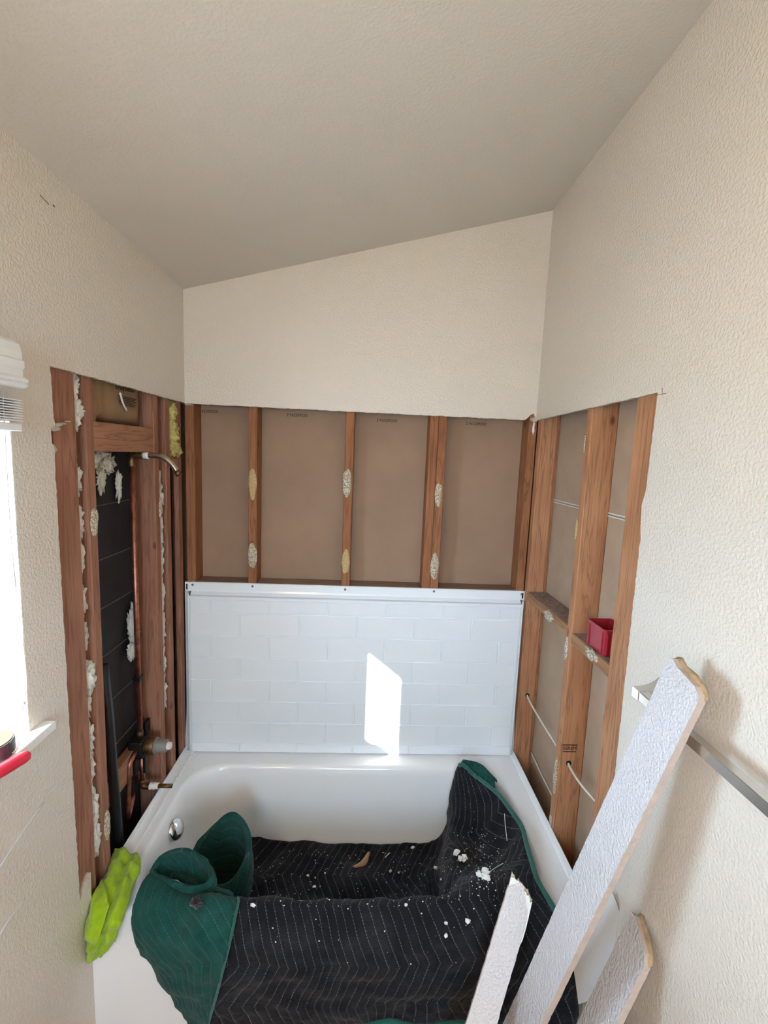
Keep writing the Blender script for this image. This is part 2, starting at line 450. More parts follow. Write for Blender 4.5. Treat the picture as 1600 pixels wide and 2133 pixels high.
box('backing_board', (W+SB, YR-0.1, 1.638), (W+SB+0.05, 0.16, 2.95), BOARD_R, wall_right)
box('joint_gap_backing', (W+SB+0.004, YR-0.1, 1.62), (W+SB+0.05, 0.16, 1.65), GYP, wall_right)
for z in (1.6285, 1.6385):
    box('torn_joint_paper', (W+SB-0.0035, -0.72, z-0.0022), (W+SB, -0.02, z+0.0022), CHIP, wall_right, 0.0008)

# ---------------- framing: left
def stud(parent, lo, hi, mat, bev=0.0025): return box('stud', lo, hi, mat, parent, bev)
xs0, xs1 = -SB, -E
st_a = stud(wall_left, (-E-0.038, -0.792, 0.0), (-E, -0.703, 2.44), WOOD_L)
st_b = stud(wall_left, (xs0, -0.661, 0.0), (xs1, -0.623, 2.44), WOOD_L)
st_c = stud(wall_left, (xs0, -0.256, 0.0), (xs1, -0.218, 2.44), WOOD_L)
st_d = stud(wall_left, (xs0, -0.160, 0.0), (xs1, -0.122, 2.44), WOOD_L)
st_e = stud(wall_left, (-0.034, -0.048, 0.0), (xs1, -0.010, 2.44), WOOD_L)
stud(wall_left, (xs0, -0.900, 0.0), (xs1, -0.862, 2.44), WOOD_L)
stud(wall_left, (xs0, -0.752, 0.0), (-E-0.040, -0.714, 2.44), WOOD_L)
blk_h = box('blocking', (-E-0.038, -0.622, 1.780), (-E-0.001, -0.257, 1.867), WOOD_LY, wall_left, 0.0025)
box('blocking', (-E-0.060, -0.121, 1.722), (-E-0.004, -0.049, 1.762), WOOD_LY, wall_left, 0.0025)
blk_v = box('blocking', (-0.099, -0.622, 0.575), (-0.061, -0.257, 0.668), WOOD_LY, wall_left, 0.0025)
# the broken drywall scrap that stayed at the stud
for i, (y, z, dy, dz) in enumerate(((-0.800, 1.836, 0.020, 0.007), (-0.786, 1.846, 0.016, 0.005), (-0.768, 1.850, 0.012, 0.003), (-0.748, 1.857, 0.009, 0.002), (-0.808, 1.785, 0.012, 0.012))):
    blob('torn_plaster', (-0.006, y, z), (0.006, dy, dz), GYP, wall_left, i+20, 2, 0.5, 1.5)
# ---------------- framing: back
bs = []
for i, (x0, x1) in enumerate(((-0.006, 0.032), (0.261, 0.299), (0.676, 0.714), (1.041, 1.0785), (1.0795, 1.117), (1.476, 1.512))):
    bs.append(stud(wall_back, (x0, E, 0.0), (x1, SB, 2.44+0.25*x0), WOOD_B))
for a, b in ((0.032, 0.261), (0.299, 0.676), (0.714, 1.041), (1.117, 1.476)):
    box('blocking', (a+0.0005, E+0.002, 1.175), (b-0.0005, SB-0.0005, 1.2135), WOOD_BX, wall_back, 0.002)
# ---------------- framing: right
xr0, xr1 = W+E, W+SB
st_r0 = stud(wall_right, (xr0, -0.030, 0.0), (xr1-0.016, 0.008, 2.80), WOOD_R)
st_r0b = stud(wall_right, (xr1-0.0155, -0.020, 0.0), (xr1-0.0005, 0.018, 2.80), WOOD_R)
st_m = stud(wall_right, (xr0, -0.474, 0.0), (xr1-0.0005, -0.436, 2.80), WOOD_R)
st_n = stud(wall_right, (xr0, -0.809, 0.0), (xr0+0.038, -0.720, 2.80), WOOD_R)
stud(wall_right, (xr0+0.002, -0.849, 0.0), (xr1-0.0005, -0.8105, 2.80), WOOD_R)
sh1 = box('blocking', (xr0, -0.4355, 1.184), (xr1-0.0005, -0.0305, 1.222), WOOD_RY, wall_right, 0.002)
sh2 = box('blocking', (xr0, -0.7195, 1.172), (xr1-0.0005, -0.4745, 1.210), WOOD_RY, wall_right, 0.002)
for o, z, y0, y1 in ((sh1, 1.222, -0.43, -0.04), (sh2, 1.210, -0.72, -0.48)):
    box('dust_layer', (xr0+0.006, y0, z-0.0005), (xr1-0.003, y1, z+0.0012), mat_simple('grey_dust', (150, 130, 120), 0.95, var=0.35, nscale=70), o)
# old plaster stuck in the corners
blob('torn_plaster', (1.494, 0.004, ZT-0.004), (0.016, 0.006, 0.010), GYP, wall_back, 31, 2, 0.5)
blob('torn_plaster', (1.496, 0.012, ZT-0.035), (0.006, 0.004, 0.030), CHIP, wall_back, 32, 2, 0.6)
blob('torn_plaster', (0.014, 0.006, ZT-0.004), (0.018, 0.008, 0.004), GYP, wall_back, 33, 2, 0.5)

# ---------------- adhesive left on the studs (a sub-part of its stud)
def adh(st, c, rad, mat, seed): blob('adhesive', c, rad, mat, st, seed, 3, 0.22, 1.2)
def adh_px(st, px, y0, y1, ax, v, halfw, mat, seed, thick=0.006):
    a = at(px, y0, ax, v); b = at(px, y1, ax, v); c = (a+b)/2; h = abs(a.z-b.z)/2
    if ax == 'y': adh(st, c, (halfw, thick, h), mat, seed)
    else: adh(st, c, (thick, halfw, h), mat, seed)
adh_px(bs[1], 526, 974, 1040, 'y', E, 0.018, ADH_T, 1)
adh_px(bs[1], 526, 1131, 1184, 'y', E, 0.019, ADH_W, 2)
adh_px(bs[2], 723, 972, 1038, 'y', E, 0.018, ADH_W, 3)
adh_px(bs[2], 720, 1145, 1196, 'y', E, 0.017, ADH_T, 4)
adh_px(bs[4], 913, 1006, 1056, 'y', E, 0.016, ADH_W, 5)
adh_px(bs[4], 905, 1152, 1207, 'y', E, 0.019, ADH_W, 6)
adh_px(st_b, 196, 1055, 1117, 'x', -E, 0.018, ADH_W, 7)
adh_px(st_b, 223, 1685, 1752, 'x', -E, 0.016, ADH_W, 8)
adh_px(st_c, 334, 1035, 1080, 'x', -E, 0.012, ADH_W, 9)
adh_px(st_m, 1180, 1322, 1376, 'x', xr0, 0.012, ADH_W, 10)
adh_px(st_m, 1157, 1572, 1660, 'x', xr0, 0.014, ADH_W, 11)
adh_px(st_m, 1218, 905, 945, 'x', xr0, 0.005, ADH_W, 12, 0.002)
adh_px(st_m, 1200, 1080, 1125, 'x', xr0, 0.010, ADH_T, 13, 0.003)
for (pa, st, z0) in ((1143, sh1, 0), (1232, sh2, 0)):
    c = at(pa, 1283 if pa == 1143 else 1363, 'x', xr0-0.001)
    blob('adhesive', c, (0.006, 0.040, 0.019), ADH_W, st, pa, 3, 0.3, 1.4)
blob('nail_plate', at(1147, 1708, 'x', xr0-0.001), (0.002, 0.012, 0.022), GYP, st_m, 3, 2, 0.2)

# ---------------- print on the paper and lumber
for px, py in ((432, 857), (619, 865), (806, 876), (992, 883)):
    text_part('printed_code', '2 N2209250', 0.0185, INK, wall_back, at(px, py, 'y', SB-0.0008), (1, 0, 0.0), (0, 0, 1))
p = at(1187, 1559, 'y', -0.4752)
text_part('grade_stamp', 'SSREM', 0.018, INK, st_m, p, (1, 0, 0), (0, 0, 1))
for dz, w_ in ((0.013, 0.028), (-0.013, 0.024)):
    box('grade_stamp', (p.x-w_, -0.4753, p.z+dz-0.0015), (p.x+w_, -0.4741, p.z+dz+0.0015), INK, st_m)
for a, b in (((1380, 808), (1380, 823)), ((1366, 824), (1388, 819)), ):
    q0, q1 = at(*a, 'x', W), at(*b, 'x', W)
    tube('pencil_mark', [q0, q1], 0.0008, PENCIL, wall_right, 6)
q0, q1 = at(83, 406, 'x', 0.0), at(101, 426, 'x', 0.0)
tube('scratch', [q0, q1], 0.0012, PENCIL, wall_left, 6)
blob('scratch', at(112, 429, 'x', 0.0), (0.001, 0.004, 0.003), PENCIL, wall_left, 3, 2)
for a, b in (((0, 1805), (90, 1672)), ((0, 1945), (52, 1872))):
    q0, q1 = at(*a, 'x', 0.0005), at(*b, 'x', 0.0005)
    tube('scrape_mark', [q0, q0.lerp(q1, 0.4)+Vector((0, 0.004, 0.004)), q1], 0.0022, SMOOTH, wall_left, 6, 4)
# skim-coat band low on the walls

# ------------------------------------------------------------------ window, blind, outside
win = empty('window_1', (-0.06, (WY0+WY1)/2, WZ0), kind='structure')
XO = -SB-0.057
def jamb(lo, hi): box('jamb', lo, hi, PAINT, win)
jamb((XO-0.001, WY1-0.002, WZ0-0.02), (-0.0005, WY1+0.012, WZ1+0.012)); jamb((XO-0.001, WY0-0.012, WZ0-0.02), (-0.0005, WY0+0.002, WZ1+0.012))
jamb((XO-0.001, WY0, WZ1-0.002), (-0.0005, WY1, WZ1+0.012))
box('sill', (XO-0.001, WY0-0.045, WZ0-0.020), (0.030, WY1+0.045, WZ0+0.002), WHITEV, win, 0.002)
box('sill_apron', (0.0, WY0-0.03, WZ0-0.040), (0.010, WY1+0.03, WZ0-0.0225), WHITEV, win, 0.002)
fx0, fx1 = XO+0.004, XO+0.044
ym = -1.285
for lo, hi in (((fx0, WY1-0.012, WZ0), (fx1, WY1, WZ1)), ((fx0, WY0, WZ0), (fx1, WY0+0.03, WZ1)), ((fx0, WY0, WZ0), (fx1, WY1, WZ0+0.006)), ((fx0, WY0, WZ1-0.02), (fx1, WY1, WZ1)), ((fx0, ym-0.03, WZ0), (fx1, ym, WZ1))):
    box('window_frame', lo, hi, WHITEV, win, 0.001)
t = NT('clear_glass'); tr = t.node('ShaderNodeBsdfTransparent'); gl = t.node('ShaderNodeBsdfGlossy', Roughness=0.0); mx = t.node('ShaderNodeMixShader'); mx.inputs[0].default_value = 0.06
t.link(tr.outputs[0], mx.inputs[1]); t.link(gl.outputs[0], mx.inputs[2]); t.link(mx.outputs[0], t.out.inputs[0]); GLASS = t.m
t = NT('frosted_glass'); tr = t.node('ShaderNodeBsdfTranslucent', Color=(0.36, 0.38, 0.40, 1)); gl = t.node('ShaderNodeBsdfGlossy', Roughness=0.3); mx = t.node('ShaderNodeMixShader'); mx.inputs[0].default_value = 0.08
t.link(tr.outputs[0], mx.inputs[1]); t.link(gl.outputs[0], mx.inputs[2]); t.link(mx.outputs[0], t.out.inputs[0]); FROST = t.m  # frosting added to the unseen near pane to diffuse direct sun
box('pane', (fx0+0.016, ym, WZ0+0.006), (fx0+0.020, WY1-0.012, WZ1-0.02), GLASS, win)
box('pane', (fx0+0.016, WY0+0.03, WZ0+0.006), (fx0+0.020, ym-0.03, WZ1-0.02), FROST, win, label=None) if False else box('pane', (fx0+0.016, WY0+0.03, WZ0+0.006), (fx0+0.020, ym-0.03, WZ1-0.02), FROST, win)
pl = bpy.data.lights.new('window_portal', 'AREA'); pl.shape = 'RECTANGLE'; pl.size = 1.12; pl.size_y = 0.74
po = bpy.data.objects.new('window_portal', pl); COL.objects.link(po); po.location = (XO-0.005, (WY0+WY1)/2, (WZ0+WZ1)/2)
po.rotation_euler = (math.radians(90), 0, math.radians(-90)); pl.cycles.is_portal = True

# added second window behind the camera, out of view, for cool fill light
fill_win = empty('added_fill_window', (0.75, YR-0.06, RZ0_), kind='structure')
for lo, hi in (((RX0, YR-0.11, RZ0_), (RX0+0.035, YR-0.06, RZ1_)), ((RX1-0.035, YR-0.11, RZ0_), (RX1, YR-0.06, RZ1_)), ((RX0, YR-0.11, RZ0_), (RX1, YR-0.06, RZ0_+0.035)), ((RX0, YR-0.11, RZ1_-0.035), (RX1, YR-0.06, RZ1_)), ((0.735, YR-0.11, RZ0_), (0.765, YR-0.06, RZ1_))):
    box('window_frame', lo, hi, WHITEV, fill_win, 0.002)
box('pane', (RX0+0.035, YR-0.088, RZ0_+0.035), (RX1-0.035, YR-0.084, RZ1_-0.035), GLASS, fill_win)
pl2 = bpy.data.lights.new('window_portal', 'AREA'); pl2.shape = 'RECTANGLE'; pl2.size = 0.70; pl2.size_y = 0.94
po2 = bpy.data.objects.new('window_portal', pl2); COL.objects.link(po2); po2.location = (0.75, YR-0.125, (RZ0_+RZ1_)/2)
po2.rotation_euler = (math.radians(90), 0, 0); pl2.cycles.is_portal = True

# added unseen eave trims the sun patch; ground outside bounces light
mk('added_eave', *boxv((-0.76, YR-0.6, 2.16), (-0.21, 0.8, 2.30)), WHITEV)['kind'] = 'structure'
box('ground', (-14, -18, -0.35), (14, 14, -0.25), mat_simple('pale_concrete', (190, 184, 174), 0.9))['kind'] = 'structure'

bl = empty('window_blind', (0.04, (WY0+WY1)/2, 1.83), 'raised white slat blind over the window at the left edge', 'blind')
# valance: moulded profile extruded along y
prof = [(0.006, 2.000), (0.050, 2.004), (0.062, 1.996), (0.066, 1.980), (0.066, 1.966), (0.070, 1.962), (0.070, 1.950), (0.066, 1.946), (0.066, 1.932), (0.076, 1.926), (0.076, 1.921), (0.071, 1.919), (0.075, 1.915), (0.070, 1.910), (0.062, 1.908), (0.058, 1.912), (0.056, 1.985), (0.006, 1.990)]
y0, y1 = WY0-0.08, -0.992
n = len(prof); V = [(x, y0, z) for x, z in prof]+[(x, y1, z) for x, z in prof]
mk('valance', V, [[i, (i+1) % n, (i+1) % n+n, i+n] for i in range(n)]+[list(range(n))[::-1], [i+n for i in range(n)]], WHITEV, bl)
sm = None
for i in range(9):
    z = 1.842+i*0.0052
    V, F = boxv((0.006, WY0-0.05, z), (0.052, -0.978+random.uniform(-0.002, 0.002), z+0.0026), 0.0008)
    mk('slat', V, F, WHITEV, bl)
box('bottom_rail', (0.006, WY0-0.05, 1.822), (0.052, -0.982, 1.838), WHITEV, bl, 0.002)
for (ya, zb) in ((-1.004, 1.30), (-1.010, 1.26)):
    tube('pull_cord', [(0.045, -1.02, 1.90), (0.046, -1.024, 1.6), (0.044, ya, zb), (0.04, -1.012, 1.235), (0.035, ya-0.008, 1.19), (0.028, ya-0.014, 1.135), (0.022, ya-0.02, 1.126)], 0.0011, WHITEV, bl, 6, 6)
blob('cord_knot', (0.040, -1.012, 1.234), (0.004, 0.005, 0.005), WHITEV, bl, 5, 2, 0.3)

# things on the sill
tr_ = empty('tape_roll', (-0.022, -1.034, WZ0+0.0025), 'round roll with orange top and dark striped side on the window sill', 'roll')
t = NT('striped_roll_side'); v = t.coord('Object'); wv = t.node('ShaderNodeTexNoise'); wv.inputs['Scale'].default_value = 60
t.link(t.coord('Object', (1, 1, 0.05)), wv.inputs['Vector'])
t.set(0.4, 0, 0.5, t.ramp(wv.outputs[0], [(0.45, lin((22, 17, 24))), (0.6, lin((58, 54, 60)))])); ROLLS = t.m
ROLLT = mat_simple('orange_roll_top', (100, 52, 16), 0.4, var=0.12, nscale=14)
v, f = lathe([(0.044, 0.0), (0.0455, 0.002), (0.0455, 0.030), (0.0445, 0.0325), (0.0425, 0.033)], (-0.022, -1.034, WZ0+0.0025), seg=40)
mk('side', v, f, ROLLS, tr_, smooth=False)
v, f = lathe([(0.041, 0.0331), (0.041, 0.0345), (0.006, 0.0350)], (-0.022, -1.034, WZ0+0.0025), seg=40)
mk('top', v, f, ROLLT, tr_)
tl = empty('hand_tool', (0.036, -1.09, WZ0), 'tool with a thick red rubber handle lying across the window sill', 'tool')
ha = at(61, 1571, 'x', 0.060); hb = Vector((-0.005, -1.25, WZ0+0.016))
d = (hb-ha)
P = [ha+d*t for t in (0, 0.02, 0.06, 0.2, 0.45, 0.7)]
v, f = tubev(P, 0.012, 14, 0, [0.006, 0.0108, 0.0128, 0.0135, 0.0135, 0.012]); mk('handle', v, f, PINKRED, tl, smooth=True)
tube('steel_shank', [ha+d*0.7, hb], 0.006, NICKEL, tl, 10)

# added lamp behind the camera, out of view, for warm fill light
BULB = NT('warm_bulb'); BULB.b.inputs['Emission Color'].default_value = (1.0, 0.76, 0.50, 1); BULB.b.inputs['Emission Strength'].default_value = 30.0
va = empty('added_warm_lamp', (0.0, -2.75, 2.0), 'added chrome light bar with three round warm bulbs, out of view on left wall', 'lamp')
box('back_plate', (0.0005, -3.05, 1.97), (0.02, -2.45, 2.07), CHROME, va, 0.003)
for y in (-2.95, -2.75, -2.55):
    v, f = lathe([(0.03, 0.02), (0.03, 0.04), (0.02, 0.05)], (0.0, y, 2.02), 'x', 20); mk('socket', v, f, CHROME, va, smooth=True)
    v, f = blobv((0.105, y, 2.02), (0.06, 0.06, 0.06), 0, 3, 0.0); mk('bulb', v, f, BULB.m, va, smooth=True)

# ------------------------------------------------------------------ bathtub
def rrect(x0, x1, y0, y1, r, z, k=10):
    out = []
    for cx, cy, a0 in ((x1-r, y1-r, 0), (x0+r, y1-r, 90), (x0+r, y0+r, 180), (x1-r, y0+r, 270)):
        for i in range(k+1):
            a = math.radians(a0+90*i/k); out.append(Vector((cx+r*math.cos(a), cy+r*math.sin(a), z)))
    return out
TX0, TX1, TY0, TY1, RZ = -0.0115, 1.5115, -0.758, -0.006, 0.42
tub = empty('bathtub', (0.75, -0.38, 0.0), 'white glossy alcove bathtub below the tile-patterned surround panel', 'bathtub')
rings = [rrect(TX0, TX1, TY0, TY1, 0.004, 0.0), rrect(TX0, TX1, TY0, TY1, 0.004, 0.385), rrect(TX0, TX1, TY0, TY1, 0.006, 0.402),
         rrect(TX0, TX1, TY0+0.003, TY1, 0.010, 0.413), rrect(TX0+0.001, TX1-0.001, TY0+0.012, TY1, 0.014, RZ),
         rrect(0.052, 1.428, -0.724, -0.094, 0.150, RZ), rrect(0.060, 1.420, -0.716, -0.102, 0.150, RZ-0.004),
         rrect(0.068, 1.410, -0.708, -0.110, 0.148, RZ-0.016), rrect(0.078, 1.395, -0.700, -0.118, 0.145, RZ-0.05),
         rrect(0.105, 1.345, -0.680, -0.132, 0.140, 0.25), rrect(0.130, 1.290, -0.660, -0.146, 0.130, 0.12),
         rrect(0.150, 1.250, -0.645, -0.160, 0.120, 0.075), rrect(0.185, 1.200, -0.615, -0.190, 0.10, 0.058), rrect(0.40, 1.0, -0.50, -0.30, 0.05, 0.055)]
nr = len(rings[0]); V = [p for r in rings for p in r]; F = []
for i in range(len(rings)-1):
    for k in range(nr):
        k2 = (k+1) % nr; F.append([i*nr+k, i*nr+k2, (i+1)*nr+k2, (i+1)*nr+k])
F.append([(len(rings)-1)*nr+k for k in range(nr)]); F.append(list(range(nr))[::-1])
sh = mk('shell', V, F, TUBW, tub, smooth=True)
me = sh.data
for e in me.edges: pass
bm = bmesh.new(); bm.from_mesh(me)
for e in bm.edges:
    if len(e.link_faces) == 2 and e.calc_face_angle(0) > math.radians(50): e.smooth = False
bm.to_mesh(me); bm.free()
# raised tiling ledge on the three wall sides
for lo, hi in (((TX0, TY0+0.004, RZ-0.004), (0.028, TY1, RZ+0.008)), ((1.494, TY0+0.004, RZ-0.004), (TX1, TY1, RZ+0.008))):
    box('wall_ledge', lo, hi, TUBW, tub, 0.004, 3)
for lo, hi in (((TX0, TY0+0.01, RZ), (TX0+0.006, TY1, RZ+0.026)), ((TX1-0.006, TY0+0.01, RZ), (TX1, TY1, RZ+0.026))):
    box('tile_flange', lo, hi, TUBW, tub, 0.002, 2)
oc = at(365, 1728, 'x', 0.092)
v, f = lathe([(0.037, -0.010), (0.037, 0.006), (0.034, 0.011), (0.018, 0.014), (0.003, 0.015)], (0, 0, 0), 'x', 36)
rt = Vector((0.88, -0.22, 0.42)).normalized().to_track_quat('X', 'Z').to_matrix()
ov = mk('overflow_plate', [rt @ p+oc for p in v], f, CHROME, tub, smooth=True); ov['label'] = 'round chrome overflow plate'

# ------------------------------------------------------------------ surround panel
sur = empty('shower_surround', (0.75, -0.01, RZ+0.01), 'white acrylic back wall panel moulded with subway tiles above the tub', 'wall panel')
PX0, PX1, PY = 0.016, 1.494, -0.026
# base sheet with nailing flange: profile in (y,z)
prof = [(E-0.002, 1.213), (0.004, 1.213), (0.002, 1.209), (0.0015, 1.180), (-0.001, 1.172), (-0.010, 1.163), (-0.012, 1.160), (-0.030, 1.160), (-0.033, 1.157), (-0.033, 1.152), (PY, 1.150), (PY, RZ+0.004), (-0.004, RZ+0.004), (E-0.002, RZ+0.03)]
n = len(prof)
def extr(x0, x1, pr):
    n = len(pr); V = [(x0, y, z) for y, z in pr]+[(x1, y, z) for y, z in pr]
    return V, [[i, i+n, (i+1) % n+n, (i+1) % n] for i in range(n)]+[list(range(n)), [i+n for i in range(n)][::-1]]
v, f = extr(PX0, PX1, prof); mk('sheet', v, f, SURW, sur)
v1 = boxv((-0.012, 0.0015, 1.172), (PX0, E-0.002, 1.213), 0.001); v2 = boxv((PX1, 0.0015, 1.172), (1.5125, E-0.002, 1.213), 0.001)
mk('top_flange_end', *v1, SURW, sur); mk('top_flange_end', *v2, SURW, sur)
# side flanges, turning forward near the foot
for s, x_in, x_out in ((-1, PX0, -0.012), (1, PX1, 1.5125)):
    V, F = [], []; N = 14
    for i in range(N+1):
        z = 1.172-(1.172-RZ-0.010)*i/N; tt = max(0, (i/N-0.72)/0.28); fw = 0.024*tt*tt*(3-2*tt)
        for x, y in ((x_in, PY-0.004), (x_in-s*0.0, PY-0.006), (x_in+s*0.005, PY-0.004), (x_in+s*0.007, 0.000-fw), (x_out-s*0.002, 0.001-fw), (x_out, 0.004-fw), (x_out, 0.010-fw*0.5)):
            V.append((x, y, z))
    m = 7
    for i in range(N):
        for k in range(m-1):
            q = [i*m+k, i*m+k+1, (i+1)*m+k+1, (i+1)*m+k]; F.append(q if s < 0 else q[::-1])
    o = mk('side_flange', V, F, SURW, sur, smooth=True)
    md = o.modifiers.new('t', 'SOLIDIFY'); md.thickness = 0.003; md.offset = 0
# tiles
rows = [1.148, 1.085, 0.982, 0.877, 0.775, 0.673, 0.571, 0.472, RZ+0.006]
G = 0.0017; cache = {}
def tile(x0, x1, z0, z1):
    key = (round(x1-x0, 4), round(z1-z0, 4))
    if key not in cache:
        hw, hz = (x1-x0)/2-G, (z1-z0)/2-G; b = 0.0018; d = 0.0032
        V = [(-hw, 0, -hz), (hw, 0, -hz), (hw, 0, hz), (-hw, 0, hz), (-hw+b, -d, -hz+b), (hw-b, -d, -hz+b), (hw-b, -d, hz-b), (-hw+b, -d, hz-b)]
        F = [[4, 5, 6, 7], [0, 1, 5, 4], [1, 2, 6, 5], [2, 3, 7, 6], [3, 0, 4, 7]]
        me = bpy.data.meshes.new('tile'); me.from_pydata(V, [], F); me.materials.append(SURW); me.update(); cache[key] = me
    o = bpy.data.objects.new('tile', cache[key]); COL.objects.link(o); o.parent = sur
    o.location = Vector(((x0+x1)/2, PY, (z0+z1)/2))-sur.location
for i in range(8):
    zt, zb = rows[i], rows[i+1]; x = (0.107 if i % 2 == 0 else 0.2365)-0.2585*2; edges = []
    while x < PX1+0.3:
        edges.append(x); x += 0.2585
    for a, b in zip(edges[:-1], edges[1:]):
        a, b = max(a, PX0+0.003), min(b, PX1-0.003)
        if b-a > 0.012: tile(a, b, zb, zt)
for px, py in ((401, 1214), (526, 1217.5), (719, 1224), (904, 1228), (1087, 1234)):
    p = at(px, py+4, 'y', 0.001); v, f = lathe([(0.0052, 0.0006), (0.0050, -0.001), (0.003, -0.0024), (0.0008, -0.003)], (p.x, 0.0015, min(p.z, 1.2045)), 'y', 14); mk('screw', v, f, SCREW, sur, smooth=True)
for (x, y, z) in ((-0.003, 0.0012, 1.192), (1.5035, 0.0012, 1.192)):
    box('mounting_slot', (x-0.003, y-0.0012, z-0.013), (x+0.003, y+0.001, z+0.013), SLOTM, sur)
for x, z in ((0.001, 0.795), (1.5075, 0.795)):
    box('mounting_slot', (x-0.0028, -0.0022, z-0.016), (x+0.0028, 0.003, z+0.016), SLOTM, sur)

# ------------------------------------------------------------------ plumbing in the left wall
YV = -0.345
rs = empty('shower_riser', (-0.07, YV, 0.68), 'copper shower riser pipe with bent shower arm inside the open left wall', 'pipe')
tube('riser_pipe', [(-0.055, -0.335, 0.705), (-0.055, -0.335, 1.74)], 0.0095, COPPER, rs, 14)
tube('elbow', [(-0.055, -0.335, 1.725), (-0.055, -0.335, 1.752), (-0.048, -0.336, 1.765), (-0.030, -0.338, 1.768), (-0.012, -0.338, 1.768)], 0.0135, BRASS, rs, 14, 4)
tube('shower_arm', [(-0.014, -0.338, 1.768), (0.030, -0.338, 1.769), (0.060, -0.338, 1.762), (0.088, -0.338, 1.738), (0.108, -0.338, 1.708)], 0.0098, STEEL, rs, 16, 6)
tube('thread_end', [(0.101, -0.338, 1.718), (0.112, -0.338, 1.702)], 0.0112, BRASS, rs, 14)
tube('pipe_tape', [(-0.012, -0.338, 1.768), (0.006, -0.338, 1.768)], 0.0118, CHIP, rs, 12)
box('pipe_clip', (-0.068, -0.352, 0.93), (-0.042, -0.318, 0.946), DARKMETAL, rs, 0.002)
va_ = empty('shower_valve', (-0.055, YV, 0.60), 'brass shower mixing valve with black bracket and grey cartridge cap', 'valve')
box('valve_body', (-0.085, -0.372, 0.630), (-0.030, -0.305, 0.700), DARKMETAL, va_, 0.008, 2)
for lo, hi in (((-0.060, -0.300, 0.685), (-0.050, -0.262, 0.735)), ((-0.060, -0.385, 0.575), (-0.050, -0.300, 0.635)), ((-0.045, -0.352, 0.560), (-0.030, -0.330, 0.640))):
    box('bracket', lo, hi, DARKMETAL, va_, 0.002)
v, f = lathe([(0.030, -0.040), (0.032, -0.036), (0.032, 0.000), (0.029, 0.004)], (0.0, YV+0.01, 0.665), 'x', 28); mk('bonnet', v, f, BRASS, va_, smooth=True)
CAPM = mat_simple('grey_cartridge_plastic', (140, 136, 130), 0.5, var=0.06)
v, f = lathe([(0.029, 0.002), (0.0295, 0.006), (0.0255, 0.007), (0.0225, 0.045), (0.021, 0.047)], (0.0, YV+0.01, 0.665), 'x', 28); cap_ = mk('cartridge_cap', v, f, CAPM, va_, smooth=False)
v, f = lathe([(0.014, 0.046), (0.0135, 0.060), (0.010, 0.062)], (0.0, YV+0.01, 0.665), 'x', 20); mk('stem', v, f, CHIP, cap_)
tube('union_nut', [(-0.055, -0.335, 0.698), (-0.055, -0.335, 0.725)], 0.0130, BRASS, va_, 8)
tube('supply_pipe', [(-0.055, -0.362, 0.662), (-0.056, -0.395, 0.655), (-0.058, -0.412, 0.630), (-0.060, -0.418, 0.56), (-0.062, -0.424, 0.452), (-0.064, -0.415, 0.440), (-0.070, -0.375, 0.475), (-0.085, -0.350, 0.47)], 0.0092, COPPER, va_, 12, 5)
tube('supply_pipe', [(-0.075, -0.330, 0.64), (-0.075, -0.325, 0.50)], 0.0085, COPPER, va_, 12)
tube('drop_pipe', [(-0.045, -0.345, 0.635), (-0.045, -0.345, 0.512)], 0.0092, COPPER, va_, 12)
sp = empty('tub_spout_stub', (-0.02, -0.345, 0.50), 'dark pipe stub for the tub spout pointing over the rim', 'pipe')
tube('elbow', [(-0.045, -0.345, 0.530), (-0.045, -0.345, 0.512), (-0.035, -0.345, 0.504), (-0.015, -0.345, 0.504)], 0.013, BRASS, sp, 12, 4)
tube('collar', [(-0.020, -0.345, 0.504), (-0.014, -0.345, 0.504), (-0.008, -0.345, 0.504), (0.0, -0.345, 0.504), (0.006, -0.345, 0.504), (0.014, -0.345, 0.504)], 0.012, CHIP, sp, 12, 0, [0.012, 0.0145, 0.011, 0.0135, 0.010, 0.0115])
tube('nipple', [(0.012, -0.345, 0.504), (0.066, -0.345, 0.5045)], 0.0078, BRASS, sp, 12)
tube('vent_pipe', [at(214, 1385, 'x', -0.080), at(226, 1500, 'x', -0.062), at(237, 1640, 'x', -0.053), at(250, 1790, 'x', -0.050), Vector((-0.048, -0.485, 0.05))], 0.017, BLACKPIPE, None, 18, 4, base=True)
props(bpy.data.objects['vent_pipe'], 'thick black plastic pipe rising beside the stud left of the valve', 'pipe')

# ------------------------------------------------------------------ insulation
ins = empty('insulation_batt', (-0.06, -0.44, 1.868), 'kraft-faced insulation batt with printed lettering above the header block', 'insulation')
V, F = [], []; ny, nz = 22, 14; ya, yb, za, zb = -0.620, -0.266, 1.8685, 2.10
for i in range(nz+1):
    for j in range(ny+1):
        s, t_ = j/ny, i/nz; y = ya+(yb-ya)*s; z = za+(zb-za)*t_
        bulge = 0.030*min(1, 6*s*(1-s))*min(1, 5*t_+0.15)
        x = -0.062+bulge+0.004*noise.noise(Vector((y*18, z*18, 3)))+(0.010*math.exp(-((s-0.28)/0.03)**2))*-1
        V.append((x, y, z))
for i in range(nz):
    for j in range(ny): F.append([i*(ny+1)+j, i*(ny+1)+j+1, (i+1)*(ny+1)+j+1, (i+1)*(ny+1)+j])
o = mk('kraft_facing', V, F, KRAFT, ins, smooth=True); md = o.modifiers.new('t', 'SOLIDIFY'); md.thickness = 0.03; md.offset = -1
blob('folded_edge', (-0.040, -0.585, 1.935), (0.014, 0.020, 0.075), KRAFT, ins, 4, 3, 0.3)
text_part('printed_lettering', 'eraysateh', 0.032, INK, ins, at(262, 808, 'x', -0.026), (0, 1, 0.03), (0, 0, 1))
